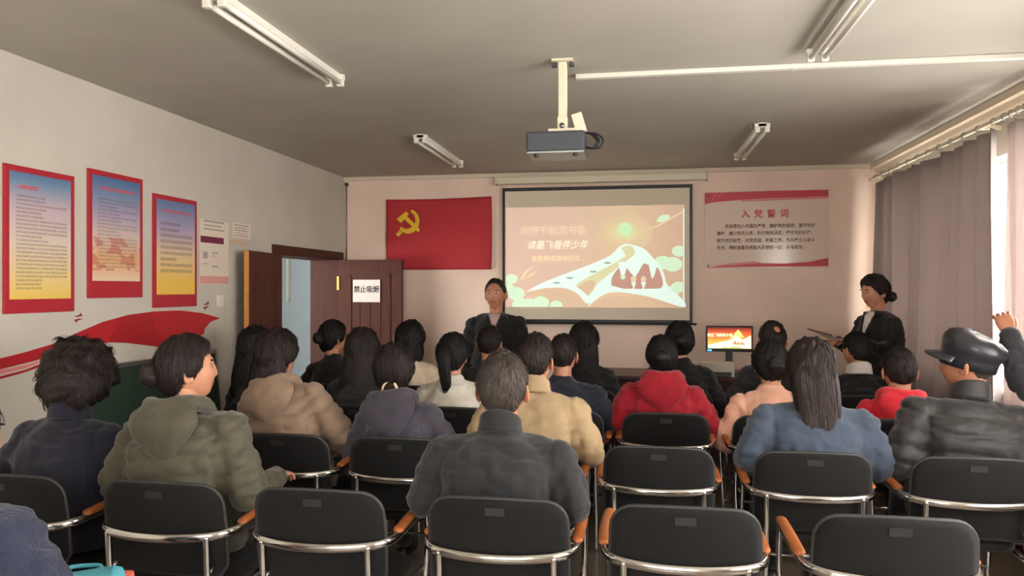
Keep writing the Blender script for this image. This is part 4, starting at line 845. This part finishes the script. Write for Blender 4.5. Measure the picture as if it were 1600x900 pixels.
    # hair
    hb = MB(); hair_mesh(hair, rnd, hb); hb.v = [tuple(hm @ Vector(p)) for p in hb.v]; ho = hb.build('hair', hairm, root, True)
    if tie:
        e = MB()
        zz = -.062 if hair == 'lowpony' else .045; yy = -.105 if hair == 'lowpony' else -.125
        e.tube([hm @ Vector((.034 * math.cos(a), yy + .006 * math.sin(a), zz + .034 * math.sin(a))) for a in np.linspace(0, 2 * PI, 17)[:-1]], .008, 8, closed=True); e.build('hair_tie', tie, ho, True)
    if clip:
        e = MB()
        for dx in (-.022, .0, .022): e.ell((dx, -.035, .128), (.009, .016, .012), 10, 6)
        e.v = [tuple(hm @ Vector(p)) for p in e.v]; e.build('hair_clip', clip, ho, True)
    return root, hm, S, L, wr, el
J = dict(
    navy=cloth('navy_wool', (24, 24, 42)), olive=cloth('olive_puffer', (74, 70, 52), .6, .3), char=cloth('charcoal_wool', (34, 34, 36)), beigep=cloth('beige_puffer', (148, 122, 100), .6, .3),
    lav=cloth('grey_violet_fleece', (64, 59, 70)), tan=cloth('tan_cotton', (174, 148, 112)), denim=cloth('blue_denim', (62, 73, 90)), dnavy=cloth('dark_navy_lining', (38, 44, 62)), puffk=cloth('black_puffer', (36, 32, 32), .55, .2),
    red=cloth('red_fleece', (160, 14, 36)), peach=cloth('peach_fleece', (228, 172, 146)), bred=cloth('bright_red_fleece', (222, 40, 56)), dkn=cloth('midnight_cotton', (32, 36, 52)), blk=cloth('black_cotton', (18, 17, 19)), blk2=cloth('soft_black_wool', (32, 28, 28)), white=cloth('white_quilt', (214, 208, 194), .75), cream=cloth('cream_knit', (226, 208, 180)), knit=cloth('navy_knit', (38, 44, 68), bs=120, bump=.8), dgr=cloth('dark_grey_cotton', (50, 50, 56)), shirt=cloth('white_shirt', (230, 222, 216)), pshirt=cloth('pink_grey_shirt', (188, 158, 150)))
M_maroonc = mat('maroon_leather', (128, 36, 36), .5)
# row nearest the camera
HX = lambda px, y: hx(px, y)
def seat(chx, row, label, chlabel, px=None, py=None, **kw):
    y = row; cw = chair(chx, y, chlabel)
    dep = y + .05 + math.sin(math.radians(kw.get('lean', 4))) * .6
    sw = kw.pop('sway', None)
    hxx = HX(px, dep) if px is not None else sw
    zt = onY(px, py, dep).z if px is not None else kw.pop('ztop', 1.30)
    kw['ztop'] = zt
    if hxx is not None and kw.get('free') is None: pass
    kw.pop('free', None)
    return person(label, chx if px is None else chx + max(-.06, min(.06, hxx - chx)), y + .02, headx=hxx, **kw)
def spare(chx, row, chlabel): chair(chx, row, chlabel)
seat(-1.74, RZ, 'person in navy knit sweater at the room edge before the navy coated person', 'black armchair under the person in navy knit sweater', ztop=1.32, lean=3, hair='short', sway=-1.84, top=J['knit'], pants=1, arms='lap')
seat(-2.49, RA, 'person with big dark curly hair and dark navy coat', 'black armchair under the curly haired person in navy coat', 125, 541, lean=6, hair='curly', hairm=HDK, top=J['navy'], th=.026, bulk=1.07, sh=.18, collar=J['navy'])
seat(-1.81, RA, 'person in olive puffer coat with dark bun and turned head', 'black armchair under the person in olive puffer coat', 292, 524, lean=2, head=(-50, -8, 0), hair='bun', hairm=HDK, top=J['olive'], th=.030, puff=.015, bulk=1.1, sh=.185, hood=J['olive'], arms='rest')
spare(-1.175, RA, 'empty black armchair between the olive puffer coat and the charcoal jacket')
seat(-.50, RA, 'person with short greying hair and charcoal jacket seated with bowed head', 'black armchair under the person in charcoal jacket', 786, 546, lean=10, head=(0, -14, 0), hair='short', hairm=HGR, top=J['char'], th=.024, bulk=1.17, sh=.195, collar=J['char'], arms='rest', skin=1, hs=1.17)
spare(.15, RA, 'empty black armchair between the charcoal jacket and another empty armchair')
spare(.82, RA, 'empty black armchair directly behind the person in denim jacket')
# second row
seat(-1.80, RB, 'person in beige hooded puffer coat with long dark hair', 'black armchair under the person in beige puffer coat', 432, 513, lean=4, head=(-12, 0, 0), hair='halfup', hairm=HDK, top=J['beigep'], th=.030, puff=.014, bulk=1.05, sh=.175, hood=J['beigep'])
seat(-1.18, RB, 'person in grey violet hooded fleece with low ponytail and pale hair tie', 'black armchair under the person in grey violet fleece', 616, 535, lean=6, head=(6, -6, 0), hair='lowpony', hairm=HDK, top=J['lav'], th=.026, hood=J['lav'], tie=mat('pale_tie', (232, 212, 176), .6))
seat(-.55, RB, 'person in tan jacket with greying dark hair', 'black armchair under the person in tan jacket', 836, 519, lean=6, head=(-8, -6, 0), hair='short', hairm=HBR, top=J['tan'], th=.028, bulk=1.1, sh=.19, collar=J['tan'], arms='rest')
spare(.085, RB, 'empty black armchair behind the person in dark red hoodie')
seat(.77, RB, 'person in blue denim jacket with long dark brown hair down the back', 'black armchair under the person in denim jacket', 1268, 532, lean=7, hair='longback', hairm=HBR, top=J['denim'], th=.034, bulk=1.12, sh=.19, collar=J['dnavy'], arms='rest')
capman = seat(1.44, RB, 'person in black puffer jacket and leather flat cap', 'black armchair under the person in leather cap', 1512, 519, lean=5, head=(55, 0, 0), hair='cap', hairm=HGR, top=J['puffk'], th=.030, puff=.014, bulk=1.15, sh=.19, collar=J['puffk'], arms='rest', skin=1)
# third row
seat(-2.43, RC, 'person in black with long dark hair, seated in front of the beige puffer coat', 'black armchair under the long haired person in black beside the green board', 398, 507, lean=3, hair='long', top=J['blk'])
seat(-1.78, RC, 'person with long dark hair and red hair clips', 'black armchair under the person with red hair clips', 566, 514, lean=4, hair='long', hairm=HDK, top=J['blk2'], clip=mat('red_clip', (120, 26, 36), .4))
seat(-1.15, RC, 'person in white quilted jacket with black ponytail', 'black armchair under the person in white quilted jacket', 708, 520, lean=5, head=(-6, 0, 0), hair='pony', top=J['white'], th=.028, puff=.005)
seat(-.47, RC, 'person with cropped dark hair in midnight blue jacket', 'black armchair under the person in midnight blue jacket', 880, 519, lean=5, head=(-6, 0, 0), hair='crop', hairm=HDK, top=J['dkn'], th=.026, bulk=1.08, sh=.185)
seat(.15, RC, 'person in dark red hoodie with dark tied hair', 'black armchair under the person in dark red hoodie', 1034, 524, lean=5, hair='bun', top=J['red'], th=.03, hood=J['red'], bulk=1.04, sh=.18, hs=1.0)
seat(.79, RC, 'person in peach pink fleece beside the denim jacket', 'black armchair under the person in peach fleece', 1203, 531, lean=5, head=(6, 0, 0), hair='bun', top=J['peach'], th=.028, bulk=1.04)
seat(1.44, RC, 'person in bright red hooded top with cropped hair', 'black armchair under the person in bright red top', 1404, 541, lean=4, hair='short', hairm=HDK, top=J['bred'], th=.028, hood=J['bred'], bulk=.95)
# front row
seat(-2.36, RD, 'person in black with hair in a small bun before the open door', 'black armchair under the person with small bun before the open door', 520, 500, lean=3, head=(-30, 0, 0), hair='bun', top=J['blk'])
seat(-1.74, RD, 'person with smooth black bob hair and cream sweater', 'black armchair under the person with black bob hair', 641, 504, lean=3, head=(-5, 0, 0), hair='bob', top=J['cream'])
seat(-1.12, RD, 'person with dark hair directly in front of the standing speaker', 'black armchair under the dark haired person facing the speaker', 765, 508, lean=3, hair='short', hairm=HDK, top=J['blk2'])
seat(-.42, RD, 'person in black with long straight hair below the projection screen', 'black armchair under the long haired person below the screen', 912, 505, lean=3, hair='long', top=J['blk'])
seat(.26, RD, 'person in black with gathered dark hair before the dark red hoodie', 'black armchair under the person in black before the dark red hoodie', 1062, 502, lean=3, head=(4, 0, 0), hair='bun', top=J['blk'], bulk=1.05)
seat(.92, RD, 'person with balding crown in dark jacket beside the monitor', 'black armchair under the person with balding crown', 1207, 500, lean=3, hair='bald', hairm=HDK, top=J['blk2'], bulk=1.05, skin=1)
seat(1.53, RD, 'person in black suit with white shirt collar in front of the standing woman', 'black armchair under the person in black suit', 1339, 516, lean=3, head=(20, 0, 0), hair='crop', top=J['blk'], collar=J['shirt'])
# standing people
ys = 6.62; xs = hx(775, ys)
person('speaker standing by the screen in black jacket over an open collared shirt', xs, ys, rz=180, ztop=onY(775, 434, ys).z, lean=-1, head=(-4, -4, 0), hair='crop', hairm=HDK, top=J['blk'], th=.018, bulk=1.08, sh=.185, arms='down', stand=True, vneck=(J['pshirt'], .16), skin=1, group='people standing', hs=1.11)
yw = 6.55; xw = hx(1372, yw)
wm = person('standing woman in black blazer and white blouse holding out papers', xw, yw, rz=112, ztop=onY(1372, 429, yw).z, lean=0, head=(-2, 6, 0), hair='lowbun', hairm=HDK, top=J['blk'], th=.022, bulk=1.0, sh=.165, stand=True, vneck=(J['shirt'], .22), group='people standing', hs=1.06,
       arms=(((-.23, .06, 1.10), (.235, .05, 1.10)), ((-.11, .31, 1.15), (.10, .30, 1.14))), handcurl=.8)
person('standing person in dark grey jacket by the window with one hand raised', 2.05, 4.05, rz=75, ztop=1.66, lean=2, hair='short', hairm=HDK, top=J['dgr'], th=.024, bulk=.95, sh=.16, stand=True, group='people standing',
       arms=(((-.145, .19, 1.10), (.15, .02, 1.06)), ((-.02, .25, 1.34), (.12, .16, .90))), handcurl=.9, skin=1)
# leather cap
def cap_of(hm, parent_label):
    r = tag(empty('flat_cap', hm.translation), 'shiny black leather cap with stiff peak on the puffer jacket wearer', 'cap')
    M_lea = mat('black_leather', (46, 46, 52), .32, bump=.08, bscale=120)
    R = []; tilt = Matrix.Rotation(math.radians(13), 4, 'X')
    for z, k, yo in ((-.012, 1.05, 0), (.025, 1.08, 0), (.04, 1.10, -.002), (.062, 1.19, -.006), (.085, 1.23, -.008), (.108, 1.16, -.006), (.128, .96, .0), (.141, .68, .004), (.147, .34, .004), (.148, .03, .004)):
        R.append([(.088 * k * math.cos(a), -.002 + yo + .106 * k * math.sin(a), z + .010 * math.sin(a) * (z > .05) + .003 * math.sin(a * 8) * (.05 < z < .13)) for a in np.linspace(0, 2 * PI, 41)[:-1]])
    def put(b): b.v = [tuple(hm @ tilt @ Vector(p) - hm.translation) for p in b.v]; return b
    put(MB().rings(R)).build('crown', M_lea, r, True)
    vs = []; fs = []
    for j in range(7):
        for i in range(17):
            a = math.radians(18 + 144 * i / 16); k = 1 + .6 * j / 6 * math.sin(PI * (.12 + .76 * i / 16))
            vs.append((.09 * k * math.cos(a), .112 * k * math.sin(a) - .004, .035 - .003 * j - .012 * abs(math.cos(a)) * j / 6))
    for j in range(6):
        for i in range(16): kk = j * 17 + i; fs.append((kk, kk + 1, kk + 18, kk + 17))
    o = put(MB().add(vs, fs)).build('peak', M_lea, r, True); s = o.modifiers.new('t', 'SOLIDIFY'); s.thickness = .006; s.offset = 0
    return r
from mathutils import Matrix as _M
bpy.context.view_layer.update()
cap_of(capman[0].matrix_world @ capman[1], '')
# papers in the standing woman's hands, bag on the lap at the room edge
mw = wm[0].matrix_world
def wpt(p): return mw @ Vector(p)
c0 = wpt((0, .45, 1.19)); fo = tag(empty('speech_sheet', c0), 'white speech sheets with a maroon top edge held out by the standing woman', 'papers'); fo.rotation_euler = (math.radians(24), math.radians(-6), math.radians(112))
MB().box((-.15, -.10, -.001), (.15, .10, .0005)).build('sheet', M_paper, fo); MB().box((-.14, -.10, .0008), (.155, .095, .0018)).build('sheet', M_paper, fo); MB().box((-.155, .088, -.003), (.155, .104, .004)).build('edge_clip', M_maroonc, fo)
M_teal = mat('teal_canvas', (90, 178, 196), .8, bump=.2, bscale=300); M_coral = mat('coral_canvas', (226, 106, 92), .8, bump=.2, bscale=300)
bg = tag(empty('tote_bag', (-1.70, RZ + .36, .60), math.radians(20)), 'teal and coral cloth bag on the lap of the navy knit sweater wearer', 'bag')
R = []
for z, w, d in ((0, .12, .09), (.01, .13, .10), (.05, .13, .10), (.085, .12, .085), (.10, .10, .05)):
    R.append([(w * (abs(math.cos(a)) ** .5) * math.copysign(1, math.cos(a)), d * (abs(math.sin(a)) ** .6) * math.copysign(1, math.sin(a)), z + .012 * math.sin(3 * a) * (z > .04)) for a in np.linspace(0, 2 * PI, 25)[:-1]])
MB().rings(R).build('bag_body', M_teal, bg, True); MB().box((.075, -.105, .0), (.138, .105, .075)).build('side_panel', M_coral, bg, bevel=.02)
for s in (-1, 1):
    q = MB(); q.tube(bez([(-.06, s * .05, .09), (-.05, s * .09, .095), (.03, s * .09, .095), (.05, s * .05, .09)], 5), .007, 8); q.build('handle', M_teal, bg, True)
